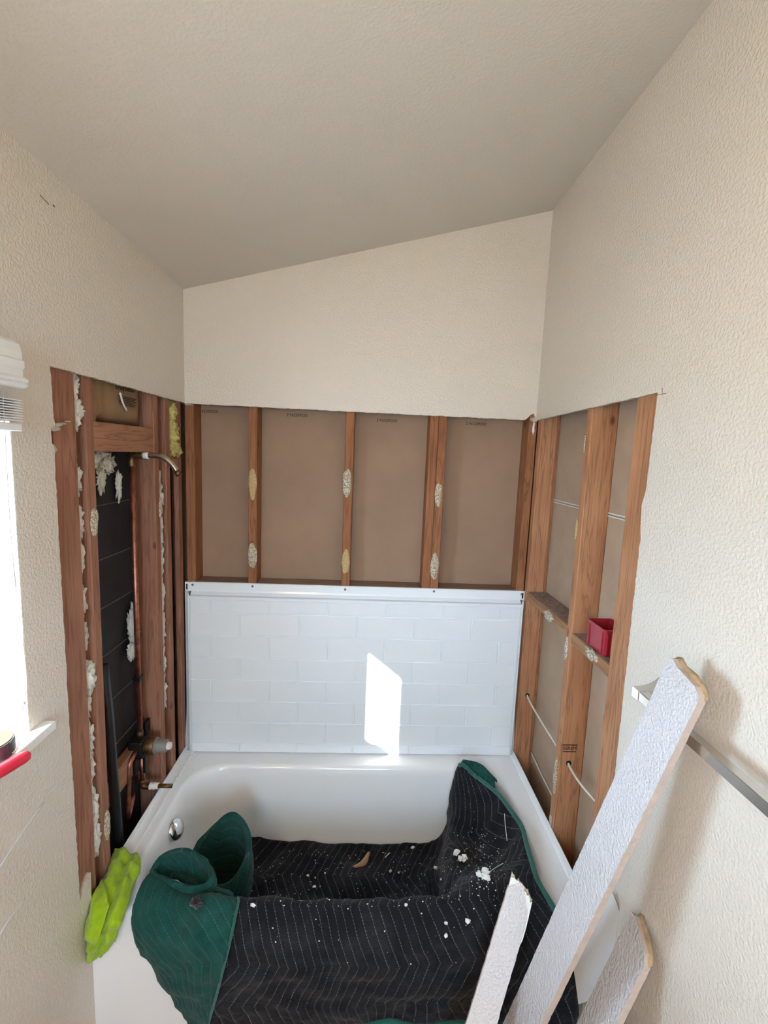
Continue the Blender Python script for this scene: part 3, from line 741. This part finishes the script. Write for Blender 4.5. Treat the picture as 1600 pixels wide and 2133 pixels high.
for k in range(6):
    p = at(266, 829+k*3.4, 'x', -0.027)
    box('printed_line', (p.x, p.y-0.055+0.003*(k % 3), p.z), (p.x+0.0006, p.y+0.055-0.009*(k % 2), p.z+0.0022), INK, ins)
tube('splinter', [at(250, 818, 'x', -0.022), at(256, 840, 'x', -0.020), at(264, 855, 'x', -0.024)], 0.003, CHIP, ins, 6, 3)

def fluff(name, pts, mat, label, grp, seed, sub=4, amp=0.55):
    parts = [blobv(c, r, seed+i, sub, amp, 2.6) for i, (c, r) in enumerate(pts)]
    v, f = merge(*parts)
    o = mk(name, v, f, mat, None, smooth=True, base=True); props(o, label, 'insulation', grp); return o
fluff('insulation_tuft', [((-0.045, -0.682, 1.955), (0.026, 0.018, 0.045)), ((-0.042, -0.684, 1.885), (0.026, 0.018, 0.055)), ((-0.030, -0.672, 1.89), (0.016, 0.022, 0.02))], INS_W, 'pale cream insulation at the top between the two near studs', 'insulation in the left wall', 1)
fluff('insulation_tuft', [((-0.045, -0.683, 1.70-0.115*i), (0.022, 0.018+0.004*math.sin(i*2.1), 0.060)) for i in range(5)], INS_W, 'long white insulation strip squeezed between the two near studs', 'insulation in the left wall', 9)
fluff('insulation_tuft', [((-0.036, -0.678, 1.115), (0.026, 0.024, 0.050)), ((-0.042, -0.683, 1.03), (0.020, 0.016, 0.05)), ((-0.036, -0.682, 0.93), (0.018, 0.016, 0.06)), ((-0.040, -0.683, 0.84), (0.020, 0.014, 0.06))], INS_W, 'white insulation clump low between the near studs beside the black pipe', 'insulation in the left wall', 17)
fluff('insulation_tuft', [((-0.040, -0.680, 0.70), (0.024, 0.020, 0.085)), ((-0.036, -0.680, 0.60), (0.024, 0.022, 0.075))], INS_W, 'lowest white insulation wad between the near studs above the lime cloth', 'insulation in the left wall', 25)
fluff('insulation_tuft', [((-0.035, -0.085, 1.94), (0.030, 0.026, 0.05)), ((-0.032, -0.080, 1.86), (0.034, 0.030, 0.055)), ((-0.028, -0.076, 1.80), (0.030, 0.030, 0.035)), ((-0.012, -0.055, 1.785), (0.016, 0.016, 0.02))], INS_Y, 'yellow glass wool clump in the back left corner under the plaster', 'insulation in the left wall', 33)
fluff('insulation_tuft', [((-0.090, -0.50, 1.76), (0.010, 0.08, 0.020)), ((-0.090, -0.43, 1.74), (0.010, 0.05, 0.030)), ((-0.092, -0.46, 1.69), (0.008, 0.02, 0.04)), ((-0.090, -0.36, 1.66), (0.008, 0.012, 0.05))], INS_W, 'white insulation wisps hanging below the header block on black paper', 'insulation in the left wall', 41, amp=0.7)
fluff('insulation_tuft', [((-0.085, -0.300, 1.13), (0.014, 0.030, 0.075)), ((-0.080, -0.330, 1.04), (0.010, 0.020, 0.03))], INS_W, 'white insulation wad behind the copper riser pipe halfway up', 'insulation in the left wall', 49, amp=0.6)
fluff('insulation_tuft', [((-0.036, -0.190, 1.62-0.135*i), (0.018, 0.016+0.005*math.cos(i*1.7), 0.085)) for i in range(7)], INS_W, 'white insulation strip between the two studs next to the tub corner', 'insulation in the left wall', 57, amp=0.6)

# ------------------------------------------------------------------ cables in the right wall
def cable(pts, label, r=0.0042):
    tube('electrical_cable', pts, r, CABLE, None, 10, 6, base=True); props(bpy.context.scene.collection.objects[-1], label, 'cable', 'cables in the right wall')
cable([(1.555, -0.022, 0.735), (1.551, -0.034, 0.726), (1.549, -0.10, 0.718), (1.548, -0.25, 0.712), (1.547, -0.437, 0.712)], 'white electrical cable crossing the bay beside the surround panel')
cable([(1.547, -0.473, 0.713), (1.544, -0.50, 0.712), (1.535, -0.60, 0.725), (1.545, -0.73, 0.74)], 'white electrical cable leaving the stud with the black stamp')
cable([(1.595, -0.022, 0.440), (1.596, -0.15, 0.425), (1.596, -0.30, 0.418), (1.596, -0.434, 0.424)], 'thin cable low on the backing board beside the tub rim', 0.0035)
for st, p in ((st_r0, (1.552, -0.0295, 0.728)), (st_m, (1.548, -0.4735, 0.714))):
    v, f = lathe([(0.010, 0.002), (0.010, -0.0012), (0.004, -0.0014)], p, 'y', 16); mk('drilled_hole', v, f, SLOTM, st)

# ------------------------------------------------------------------ red box on the block
rb = empty('plastic_box', (1.555, -0.62, 1.2115), 'small open red plastic box standing on the wall blocking', 'box')
bx0, bx1, by0, by1, bz0, bz1 = 1.519, 1.597, -0.668, -0.566, 1.2122, 1.298
def rr2(x0, x1, y0, y1, r, z, k=5): return rrect(x0, x1, y0, y1, r, z, k)
rg = [rr2(bx0+0.004, bx1-0.004, by0+0.004, by1-0.004, 0.008, bz0), rr2(bx0+0.002, bx1-0.002, by0+0.002, by1-0.002, 0.010, bz0+0.003), rr2(bx0, bx1, by0, by1, 0.010, bz1-0.010), rr2(bx0-0.003, bx1+0.003, by0-0.003, by1+0.003, 0.011, bz1-0.009), rr2(bx0-0.003, bx1+0.003, by0-0.003, by1+0.003, 0.011, bz1),
      rr2(bx0+0.002, bx1-0.002, by0+0.002, by1-0.002, 0.008, bz1), rr2(bx0+0.004, bx1-0.004, by0+0.004, by1-0.004, 0.008, bz0+0.004)]
n = len(rg[0]); V = [p for r in rg for p in r]; F = [[i*n+k, i*n+(k+1) % n, (i+1)*n+(k+1) % n, (i+1)*n+k] for i in range(len(rg)-1) for k in range(n)]+[list(range(n))[::-1], [(len(rg)-1)*n+k for k in range(n)]]
mk('tub_body', V, F, RED, rb)
for y in (by0+0.010, by1-0.010):
    box('rib', (bx0-0.0025, y-0.003, bz0+0.004), (bx0+0.002, y+0.003, bz1-0.010), RED, rb, 0.001)
for x in (bx0+0.012, bx0+0.026): box('rib', (x-0.003, by0-0.0025, bz0+0.004), (x+0.003, by0+0.002, bz1-0.010), RED, rb, 0.001)

# ------------------------------------------------------------------ towel bar on the right wall
tb = empty('towel_bar', (1.47, -1.3, 1.26), 'square brushed nickel towel bar on the right wall behind the long strip', 'towel bar')
BZ = 1.268
box('bar', (1.4275, -1.70, BZ-0.0115), (1.4505, -0.985, BZ+0.0115), NICKEL, tb, 0.0015)
for yc in (-0.985, -1.66):
    V, F = [], []; N = 10
    for i in range(N+1):
        t_ = i/N; x = 1.4275+(1.4995-1.4275)*t_; h = 0.0118+0.016*t_**2.2
        x -= 0.0012*(1-t_); V += [(x, yc-h, BZ-h), (x, yc+h, BZ-h), (x, yc+h, BZ+h), (x, yc-h, BZ+h)]
    for i in range(N):
        for k in range(4): F.append([i*4+k, i*4+(k+1) % 4, (i+1)*4+(k+1) % 4, (i+1)*4+k])
    F += [[3, 2, 1, 0], [N*4, N*4+1, N*4+2, N*4+3]]
    mk('mounting_post', V, F, NICKEL, tb)

# ------------------------------------------------------------------ drywall strips leaning in front of the tub
def strip(name, bot, top, wdir, width, thick, label, seed, tear, flip=1, paper=None, foot_jag=0.002):
    """bot/top: centre of the front face; tear: list of (s, extra length) across the torn upper end"""
    bot = Vector(bot); top = Vector(top); a = (top-bot); L = a.length; a.normalize()
    wv = Vector(wdir); wv = (wv-a*wv.dot(a)).normalized(); nrm = a.cross(wv)*flip     # towards the back
    h = width/2
    loop = [(-h, 0.0)]+[(h, 0.0)]
    loop = [(-h, 0.0)]+jag((h, 0.0), (h, L+tear[-1][1]), 0.012, 0.0012, seed)+[(h*(2*s-1), L+e) for s, e in reversed(tear)]+jag((-h, L+tear[0][1]-0.004), (-h, 0.012), 0.012, 0.0012, seed+1)
    v, f, mi = slabv([loop], lambda x, y, d: bot+wv*x+a*y+nrm*d, thick)
    th = empty(name, (bot.x, bot.y, max(0.0, bot.z)), label, 'drywall strip', 'drywall strips leaning by the tub')
    mk('board', v, f, [PLANKF, PLANKE, BOARD_R], th, mi=mi)
    if paper:
        for k, (s0, s1, ln, cur) in enumerate(paper):
            V = []; N = 10; Mr = 4
            for i in range(Mr+1):
                for j in range(N+1):
                    s = s0+(s1-s0)*j/N; ee = 0
                    for (sa, ea), (sb, eb) in zip(tear[:-1], tear[1:]):
                        if sa <= s <= sb: ee = ea+(eb-ea)*(s-sa)/(sb-sa)
                    rag = 0.6+0.4*abs(noise.noise(Vector((j*0.9, seed, k))))
                    q = i/Mr*ln*rag
                    V.append(bot+wv*(h*(2*s-1))+a*(L+ee-0.010+q)+nrm*(thick*0.5+cur*(i/Mr)**2+0.004*noise.noise(Vector((j*0.6, i*0.5, seed)))))
            F = [[i*(N+1)+j, i*(N+1)+j+1, (i+1)*(N+1)+j+1, (i+1)*(N+1)+j] for i in range(Mr) for j in range(N)]
            o = mk('torn_paper', V, F, KRAFT_L, th, smooth=True); md = o.modifiers.new('t', 'SOLIDIFY'); md.thickness = 0.0012
    return th
KRAFT_L = mat_simple('light_kraft_paper', (180, 150, 114), 0.85, var=0.2, nscale=50, bump=0.3, bscale=200)
top1 = (at(1392, 1374, 'x', 1.418)+at(1464, 1438, 'x', 1.418))/2
bot1 = at(1085, 2133, 'y', -0.985); dd = (bot1-top1); bot1 = top1+dd*((top1.z-0.008)/(top1.z-bot1.z))
wd1 = at(1464, 1438, 'x', 1.418)-at(1392, 1374, 'x', 1.418)
strip('drywall_strip', bot1, top1, wd1, 0.104, 0.0155, 'longest textured white drywall strip leaning on the towel bar', 3,
      [(0.0, 0.004), (0.1, 0.008), (0.3, 0.0), (0.55, -0.002), (0.8, -0.004), (0.93, -0.012), (1.0, -0.022)], 1, [(0.0, 1.0, 0.026, 0.012)])
top2 = at(1085, 1858, 'y', -0.850); bot2 = at(1003, 2133, 'y', -0.975); dd = bot2-top2; bot2 = top2+dd*((top2.z-0.008)/(top2.z-bot2.z))
strip('drywall_strip', bot2, top2, (1, -0.25, 0), 0.070, 0.0155, 'short drywall strip with broken gypsum tip standing against the black blanket', 13,
      [(0.0, -0.006), (0.12, 0.004), (0.25, 0.012), (0.38, 0.020), (0.52, 0.018), (0.65, 0.004), (0.8, -0.018), (0.92, -0.030), (1.0, -0.050)], 1)
top3 = at(1330, 1948, 'x', 1.465); bot3 = at(1240, 2133, 'x', 1.375); dd = bot3-top3; bot3 = top3+dd*((top3.z-0.008)/(top3.z-bot3.z))
wd3 = at(1358, 1972, 'x', 1.46)-at(1303, 1915, 'x', 1.46)
strip('drywall_strip', bot3, top3, wd3, 0.100, 0.0155, 'lowest drywall strip with curled brown paper tip against the right wall', 23,
      [(0.0, 0.014), (0.15, 0.018), (0.35, 0.012), (0.6, 0.004), (0.85, -0.008), (1.0, -0.026)], 1, [(0.05, 1.0, 0.030, 0.010)])
# broken gypsum core showing above the face paper of the short strip
sh_ = [o for o in COL.objects if o.name == 'drywall_strip.001'][0]
a2 = (top2-bot2).normalized(); w2 = Vector((1, -0.25, 0)); w2 = (w2-a2*w2.dot(a2)).normalized(); n2 = a2.cross(w2); L2 = (top2-bot2).length
rg_ = random.Random(11)
for k, (d0, th, up) in enumerate(((0.0012, 0.006, 0.010), (0.0074, 0.0075, 0.018))):
    top_ = [(0.035*(2*i/16-1), L2+(0.014-0.055*max(0, i/16-0.45))+up*rg_.uniform(0.2, 1.0)) for i in range(17)]
    loop = [(-0.030, L2-0.05), (0.034, L2-0.12)]+[(0.0385, L2-0.10+0.016*i+0) for i in range(3)]+top_[::-1]
    v, f, mi = slabv([loop], lambda x, y, d: bot2+w2*x+a2*y+n2*(d0+d), th)
    mk('broken_gypsum', v, f, [GYP, GYP, GYP] if k else [CHIP, GYP, GYP], sh_, mi=mi)
# smooth offcut of board behind the strips
pts = [(1236, 1868), (1275, 1858), (1286, 1885), (1295, 1912), (1291, 1940), (1278, 1985), (1250, 2040), (1226, 2085), (1205, 2092), (1199, 2045), (1190, 1990), (1200, 1940)]
A = at(1236, 1868, 'y', -0.90); 
pl0 = [at(px, py, 'y', -0.86-0.0009*(px-1190)*0.6) for px, py in pts]
nn = Vector((-0.35, -0.9, 0.25)).normalized()
V = pl0+[p-nn*0.010 for p in pl0]; n = len(pl0)
mk('board_offcut', V, [list(range(n)), [i+n for i in range(n)][::-1]]+[[i, i+n, (i+1) % n+n, (i+1) % n] for i in range(n)], SMOOTH, base=True)
props(bpy.data.objects['board_offcut'], 'smooth white board offcut tucked between the leaning strips and right wall', 'board')

# ------------------------------------------------------------------ moving blanket (one cloth: black above, green underside)
bk = empty('moving_blanket', (0.75, -0.45, 0.056), 'black quilted moving blanket with green lining bunched inside and over the tub', 'blanket')
X = Vector
def lrow(y, zs, xs=(0.30, 0.44, 0.62, 0.80, 0.98)): return [X((x, y, z)) for x, z in zip(xs, zs)]
ctrl = [
 # back edge on the tub floor, right end climbs to the back right corner
 lrow(-0.174, (0.135, 0.112, 0.106, 0.098, 0.100))+[X((1.10, -0.174, 0.108)), X((1.172, -0.166, 0.150)), X((1.190, -0.150, 0.300)), X((1.226, -0.137, 0.452)), X((1.282, -0.195, 0.448))],
 lrow(-0.26, (0.125, 0.098, 0.112, 0.093, 0.104))+[X((1.085, -0.26, 0.105)), X((1.150, -0.262, 0.150)), X((1.178, -0.262, 0.305)), X((1.255, -0.262, 0.335)), X((1.352, -0.300, 0.448))],
 lrow(-0.36, (0.120, 0.114, 0.096, 0.120, 0.094))+[X((1.070, -0.36, 0.124)), X((1.112, -0.362, 0.140)), X((1.148, -0.372, 0.305)), X((1.262, -0.350, 0.285)), X((1.378, -0.388, 0.450))],
 lrow(-0.46, (0.130, 0.103, 0.114, 0.097, 0.116))+[X((1.062, -0.46, 0.135)), X((1.098, -0.462, 0.110)), X((1.140, -0.470, 0.340)), X((1.262, -0.460, 0.290)), X((1.395, -0.470, 0.450))],
 lrow(-0.58, (0.150, 0.140, 0.150, 0.145, 0.150), (0.32, 0.44, 0.62, 0.80, 0.96))+[X((1.045, -0.58, 0.150)), X((1.085, -0.580, 0.160)), X((1.130, -0.575, 0.345)), X((1.255, -0.560, 0.360)), X((1.386, -0.545, 0.452))],
 lrow(-0.685, (0.33, 0.33, 0.32, 0.32, 0.33), (0.36, 0.46, 0.62, 0.80, 0.94))+[X((1.030, -0.685, 0.345)), X((1.085, -0.672, 0.370)), X((1.140, -0.655, 0.425)), X((1.245, -0.650, 0.442)), X((1.377, -0.620, 0.454))],
 lrow(-0.738, (0.452, 0.450, 0.444, 0.440, 0.446), (0.42, 0.50, 0.63, 0.78, 0.92))+[X((1.010, -0.736, 0.454)), X((1.090, -0.734, 0.462)), X((1.165, -0.728, 0.474)), X((1.265, -0.715, 0.468)), X((1.372, -0.690, 0.456))],
 lrow(-0.796, (0.452, 0.446, 0.440, 0.436, 0.442), (0.43, 0.51, 0.64, 0.78, 0.92))+[X((1.010, -0.794, 0.450)), X((1.095, -0.792, 0.456)), X((1.175, -0.790, 0.460)), X((1.280, -0.785, 0.452)), X((1.387, -0.765, 0.452))],
 lrow(-0.832, (0.400, 0.395, 0.390, 0.386, 0.390), (0.43, 0.51, 0.64, 0.78, 0.92))+[X((1.010, -0.829, 0.396)), X((1.095, -0.825, 0.398)), X((1.180, -0.824, 0.400)), X((1.285, -0.820, 0.392)), X((1.440, -0.805, 0.380))],
 lrow(-0.838, (0.300, 0.295, 0.290, 0.288, 0.290), (0.40, 0.50, 0.64, 0.78, 0.92))+[X((1.015, -0.832, 0.292)), X((1.100, -0.830, 0.294)), X((1.185, -0.828, 0.296)), X((1.290, -0.824, 0.290)), X((1.470, -0.806, 0.280))],
 lrow(-0.822, (0.180, 0.178, 0.175, 0.175, 0.178), (0.37, 0.49, 0.64, 0.78, 0.92))+[X((1.02, -0.818, 0.178)), X((1.10, -0.817, 0.180)), X((1.19, -0.815, 0.180)), X((1.295, -0.812, 0.178)), X((1.485, -0.802, 0.170))],
 lrow(-0.805, (0.050, 0.060, 0.056, 0.066, 0.104), (0.33, 0.48, 0.64, 0.78, 0.88))+[X((0.98, -0.806, 0.086)), X((1.09, -0.806, 0.094)), X((1.19, -0.804, 0.085)), X((1.295, -0.800, 0.070)), X((1.485, -0.800, 0.020))],
]
main, cols, nr_, nc_ = grid_cloth('quilt', ctrl, [QBLACK, QGREEN], bk, 10, 0.012, 0.0105, 11, 1)
main['label'] = 'black quilted side of the blanket'
def binding(line, r, name='binding', par=None):
    """folded edge tape along a cloth edge: a flattened band"""
    P = [Vector(p) for p in line]; V, F = tubev(P, r, 8, 0)
    return mk(name, V, F, BIND, par or main, smooth=True)
binding([cols[-1][i]+Vector((0.000, -0.002, 0.004)) for i in range(0, 76)], 0.0085)
binding([cols[j][-1]+Vector((0, -0.004, 0)) for j in range(nc_)], 0.0085)
binding([cols[j][0]+Vector((0.002, -0.004, 0.002)) for j in range(80, nc_)], 0.0085)
# lining folded back at the standing corner
c = [[X((1.230, -0.136, 0.450)), X((1.285, -0.180, 0.444)), X((1.350, -0.285, 0.440))],
     [X((1.250, -0.118, 0.460)), X((1.316, -0.150, 0.462)), X((1.362, -0.235, 0.456))],
     [X((1.262, -0.112, 0.446)), X((1.330, -0.140, 0.444)), X((1.372, -0.225, 0.438))]]
grid_cloth('folded_corner', c, [QGREEN, QGREEN], bk, 6, 0.006, 0.002, 20, 2)
# green corner flap over the front rim at the left
c = [[X((0.160, -0.655, 0.405)), X((0.215, -0.665, 0.425)), X((0.290, -0.690, 0.430)), X((0.360, -0.720, 0.445)), X((0.410, -0.738, 0.455))],
     [X((0.150, -0.675, 0.470)), X((0.215, -0.700, 0.462)), X((0.290, -0.722, 0.452)), X((0.370, -0.742, 0.474)), X((0.435, -0.760, 0.470))],
     [X((0.135, -0.725, 0.486)), X((0.205, -0.745, 0.482)), X((0.280, -0.770, 0.464)), X((0.370, -0.782, 0.490)), X((0.440, -0.800, 0.472))],
     [X((0.132, -0.785, 0.445)), X((0.205, -0.812, 0.450)), X((0.285, -0.828, 0.432)), X((0.370, -0.846, 0.446)), X((0.436, -0.842, 0.432))],
     [X((0.148, -0.800, 0.370)), X((0.215, -0.830, 0.374)), X((0.285, -0.842, 0.364)), X((0.355, -0.856, 0.366)), X((0.420, -0.850, 0.356))],
     [X((0.195, -0.795, 0.270)), X((0.240, -0.818, 0.272)), X((0.290, -0.830, 0.264)), X((0.345, -0.848, 0.262)), X((0.398, -0.846, 0.256))],
     [X((0.250, -0.790, 0.155)), X((0.280, -0.804, 0.156)), X((0.310, -0.814, 0.150)), X((0.345, -0.829, 0.150)), X((0.370, -0.834, 0.145))],
     [X((0.300, -0.788, 0.045)), X((0.310, -0.795, 0.042)), X((0.322, -0.802, 0.040)), X((0.336, -0.810, 0.040)), X((0.346, -0.814, 0.040))]]
fl, fc, fr, fn = grid_cloth('green_flap', c, [QGREEN, QBLACK], bk, 7, 0.012, 0.009, 14, 3, uvrot=0.5)
binding([fc[-1][i] for i in range(6, fr)], 0.004, par=fl)
# hole torn in the flap with black wadding
WAD = mat_cloth('dark_wadding', (46, 40, 42), 0.4, 90)
hp = at(409, 1880, 'y', -0.806)
blob('torn_hole', hp, (0.014, 0.008, 0.016), WAD, fl, 5, 3, 0.8, 2.2)
# pockets of lining: open folds standing up behind the flap
def pocket(name, rim, floor_z, shrink, seed, thick=0.018, centre=None):
    """open fold: closed rim line (list of points) dropping to a smaller ring at floor_z"""
    n = len(rim); cx = sum(p[0] for p in rim)/n; cy = sum(p[1] for p in rim)/n
    if centre: cx, cy = centre
    rr = [X(p) for p in rim]+[X(rim[0])]
    rowsd = []
    for k in (0, 0.12, 0.45, 0.8, 1.0):
        sc = {0: 0.94, 0.12: 1.04, 0.45: 1.05, 0.8: 0.85*shrink+0.15, 1.0: shrink}[k]
        rowsd.append([X((cx+(p.x-cx)*sc, cy+(p.y-cy)*sc, p.z+(floor_z-p.z)*k)) for p in rr])
    return grid_cloth(name, rowsd, [QGREEN, QGREEN], bk, 5, thick, 0.006, 16, seed, uvrot=1.1)
pocket('green_fold', [(0.185, -0.500, 0.315), (0.205, -0.440, 0.345), (0.262, -0.415, 0.405), (0.318, -0.410, 0.440), (0.362, -0.425, 0.400), (0.384, -0.470, 0.345), (0.386, -0.520, 0.345), (0.345, -0.545, 0.300), (0.285, -0.560, 0.305), (0.220, -0.550, 0.330)], 0.110, 0.85, 5)
pocket('green_fold', [(0.150, -0.680, 0.480), (0.172, -0.652, 0.500), (0.225, -0.638, 0.505), (0.275, -0.650, 0.496), (0.318, -0.684, 0.486), (0.335, -0.716, 0.480), (0.285, -0.722, 0.474), (0.225, -0.712, 0.480), (0.178, -0.704, 0.488)], 0.425, 0.80, 6, 0.014)
c = [[X((0.180, -0.500, 0.300)), X((0.225, -0.560, 0.330)), X((0.300, -0.600, 0.300)), X((0.375, -0.590, 0.250))],
     [X((0.150, -0.580, 0.400)), X((0.215, -0.610, 0.420)), X((0.300, -0.640, 0.400)), X((0.385, -0.640, 0.360))],
     [X((0.155, -0.660, 0.440)), X((0.220, -0.670, 0.450)), X((0.300, -0.700, 0.440)), X((0.400, -0.710, 0.430))]]
grid_cloth('green_bridge', c, [QGREEN, QGREEN], bk, 6, 0.012, 0.008, 15, 8, uvrot=0.9)

# ------------------------------------------------------------------ lime cloth over the front left corner of the tub
LC = [[X((-0.030, -0.570, 0.452)), X((0.000, -0.575, 0.462)), X((0.030, -0.582, 0.446)), X((0.052, -0.588, 0.458)), X((0.070, -0.600, 0.444))],
      [X((-0.016, -0.625, 0.450)), X((0.010, -0.640, 0.472)), X((0.040, -0.645, 0.452)), X((0.062, -0.642, 0.474)), X((0.088, -0.645, 0.446))],
      [X((-0.004, -0.700, 0.448)), X((0.022, -0.712, 0.470)), X((0.050, -0.715, 0.450)), X((0.074, -0.714, 0.470)), X((0.100, -0.715, 0.444))],
      [X((0.003, -0.774, 0.436)), X((0.030, -0.788, 0.446)), X((0.056, -0.780, 0.434)), X((0.080, -0.790, 0.440)), X((0.108, -0.785, 0.424))],
      [X((0.002, -0.782, 0.385)), X((0.026, -0.806, 0.392)), X((0.050, -0.786, 0.380)), X((0.072, -0.800, 0.390)), X((0.094, -0.786, 0.388))],
      [X((0.000, -0.778, 0.340)), X((0.020, -0.802, 0.336)), X((0.040, -0.782, 0.336)), X((0.060, -0.794, 0.344)), X((0.078, -0.780, 0.350))],
      [X((-0.004, -0.775, 0.292)), X((0.010, -0.790, 0.288)), X((0.026, -0.776, 0.294)), X((0.038, -0.784, 0.300)), X((0.050, -0.776, 0.312))]]
cl, _, _, _ = grid_cloth('microfibre_cloth', LC, [LIME], None, 8, 0.004, 0.009, 30, 9, off_mat=0)
props(cl, 'crumpled lime green microfibre cloth draped over the front left tub corner', 'cloth')
c = [[X((-0.004, -0.690, 0.462)), X((0.030, -0.735, 0.478)), X((0.062, -0.775, 0.462))],
     [X((0.000, -0.750, 0.462)), X((0.032, -0.800, 0.440)), X((0.058, -0.812, 0.410))],
     [X((0.004, -0.790, 0.420)), X((0.022, -0.814, 0.396)), X((0.044, -0.815, 0.378))]]
grid_cloth('folded_layer', c, [LIME], cl, 7, 0.004, 0.006, 30, 12, off_mat=0)

# ------------------------------------------------------------------ debris
rnd = random.Random(5)
from mathutils.bvhtree import BVHTree
dg = bpy.context.evaluated_depsgraph_get(); dg.update()
ev = main.evaluated_get(dg); me = ev.to_mesh(); mw = main.matrix_world.copy(); mw = Matrix.Translation(wloc(main))
bvh = BVHTree.FromPolygons([mw @ v.co for v in me.vertices], [list(p.vertices) for p in me.polygons]); ev.to_mesh_clear()
def drop(px, py):
    d = (_f+_r*((px-IW/2)/FPX)-_u*((py-IH/2)/FPX)).normalized()
    return bvh.ray_cast(CAM, d)
parts = []
for k in range(460):
    px, py = rnd.uniform(510, 960), rnd.uniform(1770, 1890)
    if rnd.random() < 0.10: px, py = rnd.uniform(480, 1000), rnd.uniform(1890, 2010)
    if rnd.random() < 0.45: px, py = rnd.gauss(1005, 30), rnd.gauss(1800, 38)
    h = drop(px, py)
    if h[0] is None: continue
    s = rnd.choice((0.0007, 0.001, 0.0013, 0.0018))
    parts.append(blobv(h[0]+h[1]*s*0.3, (s*1.3, s, s), k, 1, 0.4))
v, f = merge(*parts)
props(mk('plaster_dust', v, f, CHIP, base=True), 'fine white plaster specks scattered over the black blanket', 'debris', kind='stuff')
big = [(655, 1849, 7, 'long white crumb in the middle of the black blanket'), (677, 1819, 4, 'small round crumb above the middle of the blanket'), (657, 1829, 4, 'small crumb left of the kraft paper scrap'), (641, 1825, 5, 'angular crumb left of the middle on the blanket'),
       (813, 1815, 7, 'white crumb right of the kraft paper scrap'), (830, 1818, 5, 'smaller crumb at far right of the kraft paper scrap'), (911, 1808, 9, 'crumb in the dark crease left of the plaster pile'), (847, 1886, 5, 'crumb at the fold just behind the front rim'),
       (920, 1832, 5, 'crumb lower in the dark crease left of the plaster pile'), (928, 1922, 6, 'left crumb of the pair on the front drape'), (975, 1918, 9, 'largest crumb on the front drape beside the short strip'), (928, 1946, 7, 'lowest crumb on the front drape beside the short strip'), (526, 1887, 7, 'crumb on the fold beside the green flap edge'), (860, 1767, 9, 'white fluffy crumb at the back edge of the blanket')]
for i, (px, py, s, lb) in enumerate(big):
    h = drop(px, py)
    if h[0] is None: continue
    r = s*0.5*1.6/940
    props(blob('plaster_crumb', h[0]+h[1]*r*0.6, (r*1.2, r, r*0.9), CHIP, None, i+70, 1, 0.7, 1.5, base=True), lb, 'debris', 'plaster crumbs on the blanket')
for px, py, lb, n_ in ((957, 1786, 'jagged white plaster chunk with a spike on the right fold', 6), (1010, 1828, 'bright white plaster pile in the hollow of the right fold', 9)):
    h = drop(px, py)
    if h[0] is None: continue
    ps = [blobv(h[0]+h[1]*0.006+Vector((rnd.uniform(-1, 1)*0.018, rnd.uniform(-1, 1)*0.016, rnd.uniform(0, 1)*0.008)), (0.013*rnd.uniform(0.5, 1.1), 0.012*rnd.uniform(0.5, 1), 0.009), 80+i, 1, 0.9) for i in range(n_)]
    v, f = merge(*ps); props(mk('plaster_chunk', v, f, CHIP, base=True), lb, 'debris', 'plaster chunks on the blanket')
def scrap(name, px0, px1, r, mat, label, lift=0.006):
    P = []
    for k in range(5):
        t_ = k/4; h = drop(px0[0]+(px1[0]-px0[0])*t_, px0[1]+(px1[1]-px0[1])*t_)
        if h[0] is None: continue
        P.append(h[0]+h[1]*(lift+0.002*math.sin(t_*3.14)))
    if len(P) < 3: return
    v, f = tubev(P, r, 8, 3, None); props(mk(name, v, f, mat, base=True, smooth=True), label, 'debris')
scrap('plaster_thread', (1052, 1695), (1058, 1752), 0.0013, CHIP, 'thin white thread of plaster near the green binding', 0.003)
scrap('plaster_thread', (1008, 1832), (1050, 1802), 0.0014, CHIP, 'slanted white plaster thread beside the bright pile', 0.006)
scrap('plaster_thread', (802, 1788), (812, 1778), 0.0016, CHIP, 'small white sliver at the back of the blanket', 0.003)
# kraft scrap: a small curved sheet
P0, P1, P2 = drop(737, 1812), drop(757, 1804), drop(770, 1780)
if P0[0] and P1[0] and P2[0]:
    c = [[q[0]+q[1]*0.010+Vector((sx*wd, 0, sz*wd)) for q, wd in ((P0, 0.006), (P1, 0.013), (P2, 0.006))] for sx, sz in ((-1, 0.7), (0, 0.5), (0.8, -0.5))]
    o, _, _, _ = grid_cloth('paper_scrap', c, [KRAFT_L], None, 5, 0.0015, 0.001, 40, 4, off_mat=0)
    props(o, 'curved tan paper scrap lying on the black blanket', 'debris')
# crumbs on the left rim
for i, (px, py, lb) in enumerate(((386, 1598, 'flat plaster crumb in the middle of the rear left tub rim'), (397, 1579, 'plaster crumb on the tub rim just below the surround corner'), (368, 1625, 'plaster crumb on the left tub rim behind the spout stub'), (402, 1604, 'small plaster crumb at the inner edge of the rear left rim'), (412, 1576, 'tiny plaster crumb below the lowest tile row at left'))):
    p = at(px, py, 'z', RZ+0.0008); s_ = 0.003+0.002*(i % 3)
    if p.x < 0.030: p.z = RZ+0.009
    props(mk('rim_crumb', *blobv(p+Vector((0, 0, s_*0.35)), (s_*1.3, s_, s_*0.5), i+140, 2, 0.4), CHIP, base=True, smooth=True), lb, 'debris', 'crumbs on the left tub rim')
